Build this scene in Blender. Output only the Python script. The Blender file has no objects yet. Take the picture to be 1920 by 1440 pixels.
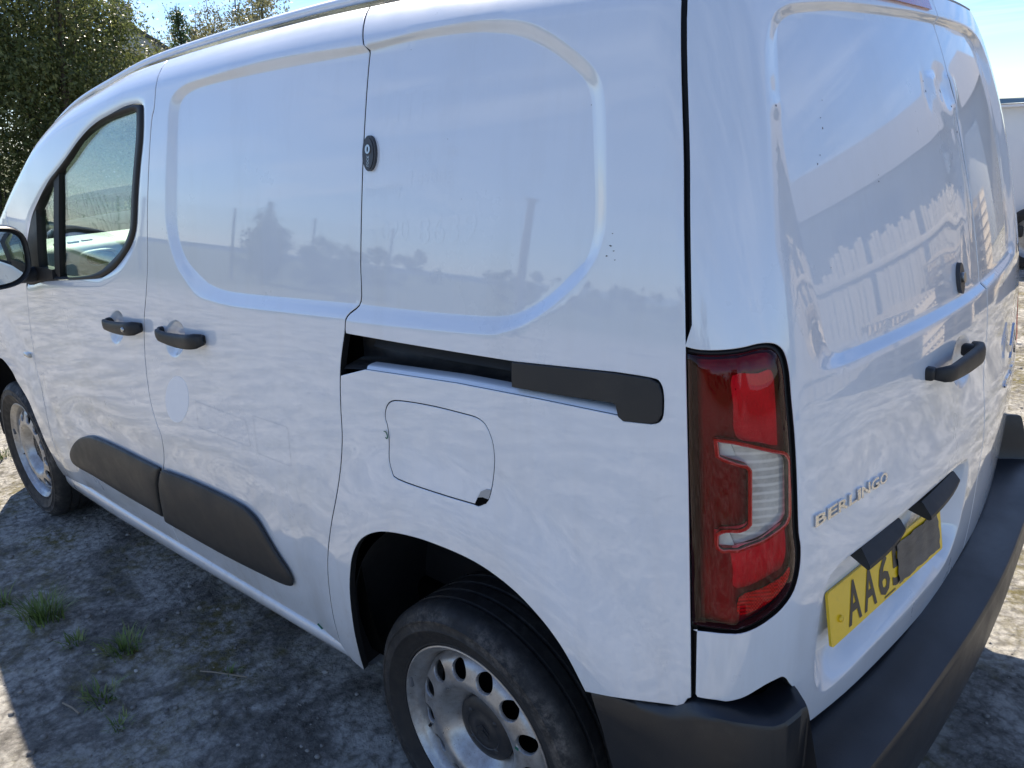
import bpy, bmesh, math, random
import numpy as np
from mathutils import Vector, Matrix
from mathutils.geometry import delaunay_2d_cdt
random.seed(7); RNG = np.random.default_rng(7)
SC = bpy.context.scene
COL = SC.collection
# ---------------------------------------------------------------- camera
CAM_POS = (-1.0532, 1.8337, 1.5757)
YAW, PITCH, ROLL, FPX = -0.8245, 0.3156, -0.0518, 1478.6     # measured on the photograph (1920 px wide)
cam_d = bpy.data.cameras.new('camera'); cam = bpy.data.objects.new('camera', cam_d); COL.objects.link(cam)
_f = Vector((math.cos(YAW) * math.cos(PITCH), math.sin(YAW) * math.cos(PITCH), -math.sin(PITCH)))
_r = _f.cross(Vector((0, 0, 1))).normalized(); _u = _r.cross(_f)
_r2 = _r * math.cos(ROLL) + _u * math.sin(ROLL); _u2 = _u * math.cos(ROLL) - _r * math.sin(ROLL)
cam.matrix_world = Matrix(((_r2.x, _u2.x, -_f.x, CAM_POS[0]), (_r2.y, _u2.y, -_f.y, CAM_POS[1]), (_r2.z, _u2.z, -_f.z, CAM_POS[2]), (0, 0, 0, 1)))
cam_d.sensor_width = 36.0; cam_d.lens = 36.0 * FPX / 1920.0
cam_d.clip_start = 0.05; cam_d.clip_end = 4000
SC.camera = cam
# ---------------------------------------------------------------- light: sun ahead and to the right, van in its own shade on this side
SUN = Vector((.96, -.45, 1.0)).normalized()
SUN_EL = math.asin(SUN.z); SUN_AZ = math.atan2(SUN.x, SUN.y)
sd = bpy.data.lights.new('sun', 'SUN'); so = bpy.data.objects.new('sun', sd); COL.objects.link(so)
sd.energy = 5.0; sd.angle = math.radians(.53); sd.color = (1.0, .90, .76)
so.rotation_euler = (-SUN).to_track_quat('-Z', 'Y').to_euler(); so.location = (6, -4, 9)
W = bpy.data.worlds.new('World'); SC.world = W; W.use_nodes = True
wn = W.node_tree.nodes; wl = W.node_tree.links; wn.clear()
w_out = wn.new('ShaderNodeOutputWorld'); w_bg = wn.new('ShaderNodeBackground'); sky = wn.new('ShaderNodeTexSky')
sky.sky_type = 'NISHITA'; sky.sun_disc = False; sky.sun_elevation = SUN_EL; sky.sun_rotation = SUN_AZ
sky.air_density = 1.0; sky.dust_density = .05; sky.ozone_density = 6.0; sky.altitude = 20
w_bg.inputs['Strength'].default_value = 0.092
tc = wn.new('ShaderNodeTexCoord')
sep = wn.new('ShaderNodeSeparateXYZ'); wl.new(tc.outputs['Generated'], sep.inputs[0])
def wmath(op, a, b=None, clamp=False):
    n = wn.new('ShaderNodeMath'); n.operation = op; n.use_clamp = clamp
    for i, v in enumerate((a, b)):
        if v is None: continue
        if isinstance(v, (int, float)): n.inputs[i].default_value = v
        else: wl.new(v, n.inputs[i])
    return n.outputs[0]
# cirrus on a flat layer overhead: direction / (z + .12)
zz = wmath('ADD', wmath('MAXIMUM', sep.outputs[2], 0.0), .12)
comb = wn.new('ShaderNodeCombineXYZ'); wl.new(wmath('DIVIDE', sep.outputs[0], zz), comb.inputs[0]); wl.new(wmath('DIVIDE', sep.outputs[1], zz), comb.inputs[1])
mp = wn.new('ShaderNodeMapping'); wl.new(comb.outputs[0], mp.inputs[0]); mp.inputs['Rotation'].default_value = (0, 0, math.radians(35)); mp.inputs['Scale'].default_value = (.55, 2.1, 1)
mp.inputs['Location'].default_value = (.6, .2, 0)
n1 = wn.new('ShaderNodeTexNoise'); wl.new(mp.outputs[0], n1.inputs['Vector']); n1.inputs['Scale'].default_value = 1.1; n1.inputs['Detail'].default_value = 9; n1.inputs['Roughness'].default_value = .62; n1.inputs['Distortion'].default_value = .9
n2 = wn.new('ShaderNodeTexNoise'); wl.new(comb.outputs[0], n2.inputs['Vector']); n2.inputs['Scale'].default_value = .55; n2.inputs['Detail'].default_value = 4
cl = wmath('MULTIPLY', wmath('SUBTRACT', n1.outputs[0], .44), 4.6, True)
cl2 = wmath('MULTIPLY', wmath('SUBTRACT', n2.outputs[0], .30), 3.2, True)
cm = wmath('MULTIPLY', wmath('MULTIPLY', cl, cl2), wmath('MULTIPLY', wmath('ADD', sep.outputs[2], .02), 9.0, True))
cm = wmath('MULTIPLY', cm, .60)
mix = wn.new('ShaderNodeMix'); mix.data_type = 'RGBA'; wl.new(cm, mix.inputs['Factor']); wl.new(sky.outputs[0], mix.inputs['A']); mix.inputs['B'].default_value = (7.4, 7.6, 7.9, 1)
wb = wn.new('ShaderNodeMix'); wb.data_type = 'RGBA'; wb.blend_type = 'MULTIPLY'; wb.inputs['Factor'].default_value = 1.0; wl.new(mix.outputs['Result'], wb.inputs['A']); wb.inputs['B'].default_value = (.92, .95, 1.05, 1)
wl.new(wb.outputs['Result'], w_bg.inputs['Color']); wl.new(w_bg.outputs[0], w_out.inputs[0])
SC.view_settings.view_transform = 'Standard'; SC.view_settings.look = 'None'; SC.view_settings.gamma = 1.0; SC.view_settings.use_curve_mapping = False
SC.view_settings.exposure = 0.96
SC.render.engine = 'CYCLES'
SC.cycles.max_bounces = 8; SC.cycles.diffuse_bounces = 3; SC.cycles.glossy_bounces = 4; SC.cycles.transparent_max_bounces = 12
SC.cycles.use_denoising = True
# ---------------------------------------------------------------- van shell (metres; x forward, y left, z up; rear axle at x=0)
def pchip(xk, yk):
    xk = np.array(xk, float); yk = np.array(yk, float)
    h = np.diff(xk); dl = np.diff(yk) / h
    m = np.zeros_like(yk)
    m[0] = dl[0]; m[-1] = dl[-1]
    for i in range(1, len(xk) - 1):
        if dl[i - 1] * dl[i] > 0:
            w1 = 2 * h[i] + h[i - 1]; w2 = h[i] + 2 * h[i - 1]
            m[i] = (w1 + w2) / (w1 / dl[i - 1] + w2 / dl[i])
    def f(x):
        x = np.asarray(x, float)
        i = np.clip(np.searchsorted(xk, x) - 1, 0, len(xk) - 2)
        t = (x - xk[i]) / h[i]
        t = np.clip(t, -0.5, 1.5)
        return ((1 + 2*t) * (1-t)**2 * yk[i] + t * (1-t)**2 * h[i] * m[i] + t*t*(3-2*t) * yk[i+1] + t*t*(t-1) * h[i] * m[i+1])
    return f
f_base = pchip([.10, .20, .27, .35, .45, .60, .75, .90, 1.05, 1.15, 1.25, 1.35, 1.5, 1.6, 1.7, 1.8, 1.95],
               [.80, .838, .864, .885, .903, .917, .9215, .919, .9135, .908, .899, .887, .866, .849, .828, .80, .75])
f_top = pchip([-.8, -.5, 0, .35, .7, 1.0, 1.28, 1.55, 1.77, 1.98, 2.22, 2.5, 2.7, 2.95, 3.2, 3.5, 3.7],
              [1.785, 1.815, 1.83, 1.833, 1.826, 1.814, 1.796, 1.757, 1.718, 1.653, 1.531, 1.372, 1.265, 1.13, 1.06, .97, .88])
f_rear = pchip([.10, .40, .55, .70, .85, 1.0, 1.15, 1.25, 1.4, 1.55, 1.7, 1.8, 1.95],
               [-.68, -.705, -.715, -.724, -.726, -.716, -.700, -.684, -.652, -.612, -.560, -.515, -.44])
BOW = 0.11
RC = 0.10
YC = 0.07      # centre line of the body
def roll(dz, r=.10):
    q = np.clip((r - dz) / r, 0, 1.0)
    return r * (1 - np.sqrt(np.maximum(1 - q * q, 0.0))) + np.maximum(-dz, 0) * 3.0
def y_side(x, z):
    x = np.asarray(x, float)
    y = f_base(z) - roll(f_top(x) - z)
    y = y - .020 * np.clip((.6 - x) / 1.15, 0, 2) ** 2
    y = y - .030 * np.clip((x - 1.6) / 1.4, 0, 2) ** 2
    y = y - .25 * np.clip((x - 3.0) / .70, 0, 1.2) ** 3
    return y
def x_rear(y, z):
    return f_rear(z) + BOW * (np.asarray(y, float) - YC) ** 2
def F(x, y, z):
    ay = YC + np.abs(y - YC)
    s1 = ay - y_side(x, z); s2 = (x_rear(ay, z) - x)
    a = s1 + RC; b = s2 + RC
    return np.minimum(np.maximum(s1, s2), -RC) + np.hypot(np.maximum(a, 0), np.maximum(b, 0))
UC = 0.30     # axis of the rear parameter u (angle round a vertical axis at x = UC)
def side_pt(x, z, off=0.0):
    x = np.asarray(x, float); z = np.asarray(z, float)
    y = y_side(x, z) + off
    for _ in range(14):
        y = y - (F(x, y, z) - off)
    return np.stack([x, y, z], -1)
def rear_pt(u, z, off=0.0):
    u = np.asarray(u, float); z = np.asarray(z, float)
    th = np.pi - u
    c, s = np.cos(th), np.sin(th)
    r = np.full(u.shape, 1.05) + off * 0
    for _ in range(26):
        r = r - (F(UC + r * c, r * s, z) - off) * .95
    return np.stack([UC + r * c, r * s, z], -1)
# measured outlines on the van skin, metres: (x, z) on the flank, (u, z) round the rear
M = {
 'g_slide': [(0.2845,1.8155),(0.2406,1.7747),(0.2274,1.7456),(0.2178,1.7241),(0.2175,1.7006),(0.2197,1.6069),(0.2231,1.501),(0.2264,1.3915),(0.2284,1.3264),(0.2285,1.2558),(0.2608,1.2242),(0.2691,1.1868),(0.2901,1.1112),(0.3003,1.0306),(0.3071,0.9404),(0.3384,0.8216),(0.3782,0.7138),(0.4084,0.6245),(0.4275,0.5355),(0.4438,0.4396),(0.4536,0.3757)],
 'g_b': [(1.1128,1.78),(1.0784,1.7249),(1.0826,1.6694),(1.0968,1.636),(1.1152,1.5339),(1.1389,1.3989),(1.1583,1.2712),(1.1876,1.1758),(1.2217,1.1003),(1.2535,0.9868),(1.2688,0.8574),(1.2574,0.7851),(1.2478,0.7303),(1.29,0.623),(1.3425,0.5541),(1.3845,0.4171),(1.3265,0.4035),(1.3623,0.2983)],
 'g_a': [(2.2005,1.1246),(2.2515,0.9733),(2.2758,0.8663),(2.2975,0.7907),(2.2911,0.7004),(2.3019,0.5813),(2.3294,0.4663),(2.3534,0.3625),(2.395,0.2698)],
 'arch_f': [(2.802,0.7475),(2.6949,0.744),(2.6046,0.7105),(2.5719,0.6743),(2.4843,0.6095),(2.4615,0.5215),(2.4605,0.4254),(2.4664,0.33),(2.528,0.2442)],
 'arch_r': [(0.3859,0.2867),(0.369,0.3809),(0.3487,0.4995),(0.33,0.5849),(0.3046,0.659),(0.2702,0.7124),(0.2267,0.7481),(0.1678,0.7736),(0.0805,0.7905),(0.0005,0.7963),(-0.0739,0.7956),(-0.1299,0.7877),(-0.1868,0.77),(-0.2322,0.746),(-0.2721,0.7162),(-0.3068,0.6778),(-0.343,0.6183)],
 'q_bot': [(-0.343,0.6183),(-0.5192,0.6704),(-0.5307,0.6795),(-0.5372,0.6934)],
 'g_tail': [(-0.4426,1.7275),(-0.4743,1.5548),(-0.4882,1.4499),(-0.5093,1.2604),(-0.5259,1.0718),(-0.5397,0.8261),(-0.5437,0.6988)],
 'win_out': [(1.1681,1.6778),(1.2646,1.6788),(1.3664,1.6627),(1.4752,1.6412),(1.5933,1.5952),(1.7115,1.5345),(1.8774,1.4619),(1.9861,1.403),(2.1046,1.3145),(2.2195,1.1229),(2.0159,1.1414),(1.8586,1.1591),(1.5504,1.191),(1.4735,1.2056),(1.3798,1.2399),(1.2881,1.292),(1.2427,1.3316),(1.2207,1.3704),(1.2018,1.448),(1.1805,1.5248),(1.1605,1.5901),(1.1571,1.6479)],
 'win_in': [(1.2145,1.6637),(1.2992,1.6593),(1.4557,1.64),(1.6042,1.601),(1.7634,1.5339),(1.798,1.3777),(1.859,1.1691),(1.6312,1.1917),(1.5209,1.2139),(1.4421,1.244),(1.3374,1.2944),(1.2909,1.3346),(1.2682,1.3667),(1.2501,1.4458),(1.2281,1.5241),(1.2109,1.5908),(1.2056,1.6414)],
 'qtr_in': [(1.8224,1.5145),(1.9008,1.4603),(1.9766,1.3983),(2.0147,1.3348),(2.0542,1.1861),(1.901,1.189)],
 'r1_out': [(0.1224,1.7359),(0.2217,1.7349),(0.5331,1.7383),(0.8244,1.7207),(0.9299,1.7105),(0.9892,1.687),(1.0029,1.6508),(1.0075,1.5949),(1.0226,1.5),(1.0344,1.4022),(1.0272,1.3529),(1.0155,1.3161),(0.9889,1.2727),(0.9559,1.2444),(0.8994,1.2071),(0.8402,1.1982),(0.7077,1.1955),(0.4572,1.2078),(0.2612,1.2181),(0.1862,1.2223)],
 'r1_in': [(0.1341,1.7234),(0.2345,1.721),(0.5478,1.7143),(0.7985,1.706),(0.9071,1.6956),(0.9606,1.6715),(0.9742,1.6214),(0.981,1.4991),(0.9907,1.4121),(0.9919,1.363),(0.9794,1.324),(0.9424,1.2817),(0.8655,1.2459),(0.8277,1.2339),(0.7245,1.2268),(0.4727,1.2382),(0.2466,1.2491),(0.1699,1.2525)],
 'r2_out': [(0.2948,1.7279),(0.2179,1.7328),(0.0749,1.7429),(-0.0207,1.7448),(-0.1095,1.7421),(-0.1732,1.7318),(-0.2269,1.7105),(-0.2868,1.6746),(-0.3217,1.6476),(-0.3388,1.6198),(-0.3497,1.5686),(-0.3565,1.5008),(-0.3614,1.4457),(-0.3603,1.4176),(-0.3536,1.3917),(-0.3507,1.3839),(-0.3213,1.3439),(-0.2636,1.2961),(-0.2084,1.2615),(-0.1661,1.2448),(-0.1261,1.2363),(0.0464,1.225),(0.189,1.2169),(0.261,1.2141),(0.3515,1.2103)],
 'r2_in': [(0.3097,1.7207),(0.2286,1.7239),(0.0851,1.73),(-0.0357,1.7285),(-0.1029,1.7214),(-0.1587,1.7097),(-0.2212,1.6837),(-0.2737,1.6515),(-0.2999,1.6278),(-0.3105,1.5971),(-0.3212,1.5279),(-0.3288,1.4718),(-0.3309,1.4292),(-0.3285,1.4002),(-0.3212,1.3764),(-0.3213,1.3745),(-0.2969,1.3534),(-0.253,1.3145),(-0.2015,1.284),(-0.1503,1.2686),(-0.0434,1.26),(0.1144,1.2535),(0.2398,1.2498),(0.3659,1.2461)],
 'flap': [(0.1189,1.073),(0.0644,1.0794),(-0.0006,1.0831),(-0.0619,1.0838),(-0.1008,1.0832),(-0.1219,1.0758),(-0.1331,1.0617),(-0.1416,1.0398),(-0.1443,1.0108),(-0.1408,0.9799),(-0.1358,0.952),(-0.1275,0.9284),(-0.1073,0.9128),(-0.0924,0.9117),(0.012,0.9073),(0.1206,0.9053),(0.1403,0.9173),(0.1496,0.9429),(0.1472,0.9816),(0.1485,1.0106),(0.1544,1.0301),(0.1509,1.0473),(0.1404,1.0628)],
 'flap_cut': [(-0.1358,0.952),(-0.1275,0.9284),(-0.1073,0.9128),(-0.0949,0.9124),(-0.1022,0.9271),(-0.1114,0.9433),(-0.1238,0.9506)],
 'slot': [(0.2888,1.1877),(0.266,1.1866),(0.1024,1.1898),(-0.0555,1.1937),(-0.193,1.1976),(-0.3939,1.2114),(-0.4547,1.2126),(-0.4696,1.2084),(-0.4761,1.192),(-0.4773,1.1626),(-0.4708,1.1503),(-0.4586,1.1454),(-0.4112,1.1403),(-0.4004,1.1475),(-0.2359,1.1448),(-0.0543,1.1396),(0.1057,1.1296),(0.2077,1.1229),(0.2998,1.1101)],
 'cover': [(-0.1887,1.198),(-0.2949,1.2054),(-0.3939,1.2117),(-0.4546,1.2132),(-0.4696,1.2084),(-0.4761,1.192),(-0.4773,1.1626),(-0.4708,1.1503),(-0.4586,1.1454),(-0.4112,1.1403),(-0.403,1.1449),(-0.3977,1.1626),(-0.3909,1.1653),(-0.2962,1.1597),(-0.1891,1.1551)],
 'clad_f': [(2.1662,0.4507),(2.0892,0.5046),(2.0002,0.5513),(1.9199,0.5826),(1.815,0.6053),(1.6269,0.616),(1.4458,0.6189),(1.2915,0.6226),(1.3402,0.5537),(1.3877,0.4165),(1.7134,0.4087),(1.9605,0.4051),(2.1471,0.3946),(2.1791,0.4122)],
 'clad_r': [(1.2809,0.6227),(1.0734,0.6393),(0.8204,0.6456),(0.7543,0.6365),(0.7137,0.6155),(0.6543,0.5474),(0.6156,0.5076),(0.609,0.4733),(0.6235,0.4562),(0.6503,0.447),(0.7206,0.4374),(1.0173,0.4124),(1.3837,0.3984),(1.3282,0.5558)],
 'cup_f': [(1.366,1.0615),(1.3731,1.047),(1.3839,1.0329),(1.3974,1.02),(1.413,1.0094),(1.4295,1.0016),(1.4458,0.9975),(1.4608,0.9972),(1.4733,1.0008),(1.4824,1.0082),(1.4874,1.0188),(1.4882,1.0318),(1.4844,1.0463),(1.4766,1.0613),(1.4654,1.0756),(1.4515,1.0882),(1.436,1.0984),(1.4199,1.1055),(1.4041,1.1091),(1.3898,1.1089),(1.3779,1.1051),(1.369,1.0979),(1.3639,1.0878),(1.3628,1.0754)],
 'cup_s': [(0.9796,1.0792),(0.9855,1.065),(0.9951,1.0511),(1.0079,1.0383),(1.0231,1.0276),(1.0395,1.0198),(1.0562,1.0154),(1.0719,1.0148),(1.0854,1.0181),(1.0959,1.0251),(1.1024,1.0353),(1.1046,1.048),(1.1023,1.0622),(1.0958,1.077),(1.0855,1.0911),(1.0723,1.1038),(1.0571,1.114),(1.0409,1.1212),(1.0248,1.1249),(1.0098,1.125),(0.9968,1.1214),(0.9868,1.1146),(0.9803,1.1048),(0.9779,1.0928)],
 'disc': [(1.0103,0.9032),(1.0188,0.8839),(1.0317,0.8647),(1.0484,0.8469),(1.0679,0.8316),(1.0887,0.8201),(1.1095,0.8131),(1.1287,0.8114),(1.1448,0.8151),(1.1568,0.824),(1.1636,0.8375),(1.1649,0.8546),(1.1606,0.8739),(1.151,0.8941),(1.1368,0.9137),(1.1194,0.9313),(1.1,0.9457),(1.0797,0.956),(1.0599,0.9618),(1.0419,0.9626),(1.0267,0.9585),(1.0154,0.9499),(1.0086,0.9373),(1.0068,0.9214)],
 'hand_f': [(1.4667,1.0672),(1.3467,1.0675),(1.2301,1.0798)],
 'hand_s': [(1.1089,1.0846),(0.9749,1.0814),(0.8602,1.095)],
 'lock': [(0.1782,1.5396),(0.1787,1.5295),(0.1811,1.5204),(0.1851,1.5132),(0.1903,1.5085),(0.1962,1.5069),(0.2022,1.5086),(0.2078,1.5133),(0.2123,1.5207),(0.2154,1.5299),(0.2167,1.5402),(0.2162,1.5503),(0.2138,1.5595),(0.2099,1.5666),(0.2047,1.5711),(0.1988,1.5725),(0.1928,1.5707),(0.1873,1.566),(0.1827,1.5587),(0.1796,1.5496)],
 'lockc': [(0.2035,1.5477)],
 'repeater': [(2.3827,0.8275),(2.3189,0.8181)],
 'st1': [(0.9716,0.9062),(0.7095,0.9062),(0.7043,0.8339),(0.9795,0.8282)],
 'st2': [(0.6723,0.9269),(0.5171,0.9304),(0.5219,0.8279),(0.6742,0.8254)],
 'txt': [(0.1635,1.5214),(0.0416,1.5485),(0.1525,1.4643),(-0.0215,1.5091),(0.2027,1.3778),(-0.084,1.4149),(0.1945,1.6236),(-0.0851,1.6509)],
 'sill_up': [(2.494,0.2523),(1.79,0.3013),(1.3608,0.292),(0.5793,0.3084),(0.4721,0.3371)],
 'sill_lo': [(2.664,0.1515),(1.9634,0.1786),(1.4507,0.2173),(0.6219,0.2529),(0.4028,0.271)],
 'light': [(0.8268,1.2592),(0.8123,1.2579),(0.7872,1.2597),(0.7656,1.2631),(0.7504,1.2666),(0.7371,1.266),(0.7288,1.2608),(0.7233,1.2493),(0.7194,1.2271),(0.7172,1.1894),(0.713,1.1376),(0.7098,1.0812),(0.7076,1.0301),(0.7052,0.9879),(0.7013,0.962),(0.7025,0.9307),(0.71,0.9013),(0.7245,0.8803),(0.7408,0.8651),(0.7561,0.8531),(0.7708,0.845),(0.7853,0.8425),(0.8062,0.8387),(0.8205,0.8329),(0.8235,0.9918),(0.8258,1.13)],
 'l_clear': [(0.798,1.1396),(0.7765,1.1378),(0.7222,1.1173),(0.7146,1.1056),(0.7139,1.022),(0.7198,1.0117),(0.7483,0.9912),(0.773,0.9806),(0.7929,0.9742),(0.7964,0.9812),(0.7966,0.997),(0.7909,1.0034),(0.7661,1.0093),(0.7608,1.0161),(0.7614,1.0998),(0.7664,1.1064),(0.7858,1.1123),(0.7961,1.117)],
 'l_red1': [(0.777,1.2283),(0.7486,1.2299),(0.731,1.2322),(0.7274,1.1977),(0.7251,1.1341),(0.7265,1.1247),(0.7495,1.133),(0.7741,1.1421),(0.7763,1.1864)],
 'l_red2': [(0.7765,0.974),(0.7482,0.9843),(0.7182,1.0061),(0.7113,0.9623),(0.717,0.9361),(0.7341,0.9262),(0.7721,0.9066),(0.7754,0.9352)],
 'l_refl': [(0.772,0.9011),(0.7472,0.9137),(0.7199,0.9299),(0.7109,0.9411),(0.7122,0.9238),(0.7252,0.9026),(0.7414,0.8875),(0.7715,0.8715)],
 'd_left_lo': [(0.8178,0.8261),(0.8177,0.7704),(0.8173,0.7101),(0.8138,0.7036),(0.7926,0.7094),(0.7814,0.7098),(0.77,0.7148),(0.7578,0.7224),(0.7356,0.7406),(0.7196,0.7475),(0.7135,0.7479),(0.7074,0.7409),(0.7015,0.7283),(0.6859,0.7023),(0.6712,0.6729),(0.664,0.6501),(0.6558,0.6073),(0.5559,0.5938),(0.4265,0.5877),(0.2417,0.5772),(0.0393,0.5954),(-0.1181,0.5824),(-0.2413,0.571)],
 'split': [(-0.1047,1.7787),(-0.008,1.7357),(0.0388,1.7223),(0.0571,1.6957),(0.0449,1.6523),(0.0378,1.5654),(0.0359,1.4916),(0.0397,1.4102),(0.0483,1.3283),(0.0564,1.2369),(0.0056,1.2054),(-0.0233,1.1542),(-0.0563,1.0989),(-0.0696,1.0211),(-0.0597,0.9535),(-0.0476,0.8907)],
 'rw_in': [(0.673,1.6817),(0.6675,1.6955),(0.6516,1.7059),(0.6261,1.7137),(0.5662,1.7211),(0.4683,1.7275),(0.3468,1.7287),(0.1894,1.7278),(-0.0071,1.7255)],
 'rw_in_l': [(0.679,1.6492),(0.6872,1.5565),(0.689,1.5041),(0.6763,1.4365),(0.6527,1.3406),(0.6405,1.3169),(0.633,1.2531),(0.6236,1.2305),(0.6064,1.2205)],
 'rw_in_b': [(0.5804,1.2188),(0.412,1.2152),(0.1081,1.2113),(-0.0551,1.2103)],
 'rw_out_t': [(0.6816,1.7119),(0.6625,1.7212),(0.6237,1.7293),(0.4824,1.7391),(0.3648,1.742),(0.214,1.7414),(0.0272,1.739)],
 'rw_out_l': [(0.7086,1.6735),(0.7205,1.6167),(0.7242,1.5456),(0.7273,1.4698),(0.7246,1.3929),(0.7132,1.3507),(0.6945,1.2915),(0.6729,1.2257),(0.6466,1.2092)],
 'rw_out_b': [(0.6079,1.218),(0.4362,1.2055),(0.1554,1.2009),(0.0074,1.2021)],
 'cup_r': [(0.0789,1.0749),(0.0806,1.0607),(0.0873,1.0487),(0.0985,1.04),(0.1133,1.035),(0.1304,1.0341),(0.1485,1.0373),(0.1663,1.0442),(0.1825,1.0542),(0.1961,1.0666),(0.2064,1.0805),(0.2128,1.095),(0.215,1.1092),(0.213,1.1223),(0.2069,1.1335),(0.1971,1.1421),(0.1841,1.1474),(0.1686,1.1492),(0.1516,1.1472),(0.1341,1.1415),(0.1172,1.1322),(0.1022,1.1201),(0.0902,1.1058),(0.0822,1.0903)],
 'hand_r': [(0.3343,1.1215),(0.2378,1.116),(0.1125,1.1143)],
 'lock_r': [(0.1124,1.2741),(0.124,1.2276),(0.1452,1.2569),(0.0907,1.2479)],
 'badge': [(0.6681,0.9836),(0.6686,1.0025),(0.4882,0.9763),(0.4888,0.9897)],
 'pocket': [(0.6397,0.8632),(0.6301,0.8746),(0.5994,0.881),(0.5679,0.8812),(0.4543,0.8781),(0.3215,0.8767),(0.1823,0.8658),(0.0633,0.8421),(0.0639,0.6985),(0.1538,0.6358),(0.3725,0.663),(0.5141,0.6664),(0.5935,0.6574),(0.6337,0.6768),(0.6463,0.7293),(0.6469,0.8112)],
 'plate': [(0.6189,0.8336),(0.5911,0.6967),(0.1054,0.6658),(0.1867,0.7957)],
 'lamps': [(0.5681,0.883),(0.4581,0.8818),(0.4244,0.8309),(0.5036,0.8323),(0.3521,0.8759),(0.1982,0.8593),(0.1513,0.8188),(0.2328,0.8139)],
 'dent': [(-0.0143,1.6156),(0.1697,1.6197),(0.2171,1.6008)],
 'chev': [(-0.4197,1.0404),(-0.3384,0.9507),(-0.2864,0.9189)],
 'brake': [(0.2401,1.7569),(0.0416,1.7573),(0.0298,1.7701)],
}
# ---------------------------------------------------------------- helpers
def setp(o, label=None, cat=None, group=None, kind=None):
    if label: o['label'] = label
    if cat: o['category'] = cat
    if group: o['group'] = group
    if kind: o['kind'] = kind
    return o
def empty(name, loc=(0, 0, 0), rz=0.0):
    o = bpy.data.objects.new(name, None); COL.objects.link(o); o.location = loc; o.rotation_euler = (0, 0, rz); o.empty_display_size = .2
    return o
def mesh_obj(name, verts, faces, mat, parent=None, smooth=False, normals=None):
    me = bpy.data.meshes.new(name)
    me.from_pydata([tuple(v) for v in verts], [], [tuple(f) for f in faces]); me.update()
    for m in (mat if isinstance(mat, (list, tuple)) else [mat]): me.materials.append(m)
    if smooth or normals is not None: me.polygons.foreach_set('use_smooth', [True] * len(me.polygons))
    if normals is not None:
        try: me.normals_split_custom_set_from_vertices([tuple(n) for n in normals])
        except Exception as e: print('normals', name, e)
    o = bpy.data.objects.new(name, me); COL.objects.link(o)
    if parent is not None: o.parent = parent
    return o
def big_mesh(name, co, tris, mat, parent=None, smooth=False, nv=3):
    me = bpy.data.meshes.new(name); co = np.asarray(co, np.float32); tris = np.asarray(tris, np.int32)
    me.vertices.add(len(co)); me.vertices.foreach_set('co', co.ravel())
    me.loops.add(tris.size); me.loops.foreach_set('vertex_index', tris.ravel())
    me.polygons.add(len(tris)); me.polygons.foreach_set('loop_start', np.arange(0, tris.size, nv, dtype=np.int32)); me.polygons.foreach_set('loop_total', np.full(len(tris), nv, np.int32))
    me.update(calc_edges=True); me.validate()
    if smooth: me.polygons.foreach_set('use_smooth', [True] * len(me.polygons))
    me.materials.append(mat)
    o = bpy.data.objects.new(name, me); COL.objects.link(o)
    if parent is not None: o.parent = parent
    return o
def bm_obj(name, bm, mat, parent=None, smooth=True, angle=40):
    me = bpy.data.meshes.new(name); bmesh.ops.recalc_face_normals(bm, faces=bm.faces[:]); bm.to_mesh(me); bm.free()
    for m in (mat if isinstance(mat, (list, tuple)) else [mat]): me.materials.append(m)
    if smooth:
        me.polygons.foreach_set('use_smooth', [True] * len(me.polygons)); me.set_sharp_from_angle(angle=math.radians(angle))
    o = bpy.data.objects.new(name, me); COL.objects.link(o)
    if parent is not None: o.parent = parent
    return o
def box_bm(cx, cy, cz, sx, sy, sz, bev=0.0, seg=2, bm=None):
    b = bm or bmesh.new()
    r = bmesh.ops.create_cube(b, size=1.0)
    for v in r['verts']: v.co = Vector((cx + v.co.x * sx, cy + v.co.y * sy, cz + v.co.z * sz))
    if bev > 0:
        ed = list({e for v in r['verts'] for e in v.link_edges})
        bmesh.ops.bevel(b, geom=ed, offset=bev, segments=seg, affect='EDGES', profile=.5)
    return b
def box(name, c, s, mat, parent=None, bev=.01, seg=2):
    return bm_obj(name, box_bm(*c, *s, bev=bev, seg=seg), mat, parent)
def catmull(p, closed=False, n=6):
    p = np.array(p, float); L = len(p); out = []
    rng = range(L) if closed else range(L - 1)
    for i in rng:
        if closed: a, b, c, d = p[(i-1) % L], p[i], p[(i+1) % L], p[(i+2) % L]
        else: a, b, c, d = p[max(i-1, 0)], p[i], p[i+1], p[min(i+2, L-1)]
        t = np.linspace(0, 1, n, endpoint=False)[:, None]
        out.append(.5 * (2*b + (c-a)*t + (2*a-5*b+4*c-d)*t*t + (3*b-a-3*c+d)*t**3))
    if not closed: out.append(p[-1:])
    return np.concatenate(out)
def resample(p, step, closed=True):
    p = np.array(p, float)
    if closed: p = np.vstack([p, p[:1]])
    seg = np.hypot(*np.diff(p, axis=0).T); keep = np.r_[True, seg > 1e-7]; p = p[keep]
    s = np.r_[0, np.cumsum(np.hypot(*np.diff(p, axis=0).T))]
    # keep the corner points, subdivide long segments
    out = []
    for i in range(len(p) - 1):
        k = max(1, int(round((s[i+1] - s[i]) / step)))
        out.append(p[i] + (p[i+1] - p[i]) * np.linspace(0, 1, k, endpoint=False)[:, None])
    if not closed: out.append(p[-1:])
    return np.concatenate(out)
def thin(p, d):
    q = [p[0]]
    for a in p[1:]:
        if np.hypot(*(a - q[-1])) >= d: q.append(a)
    if np.hypot(*(q[-1] - q[0])) < d and len(q) > 3: q.pop()
    return np.array(q)
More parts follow.
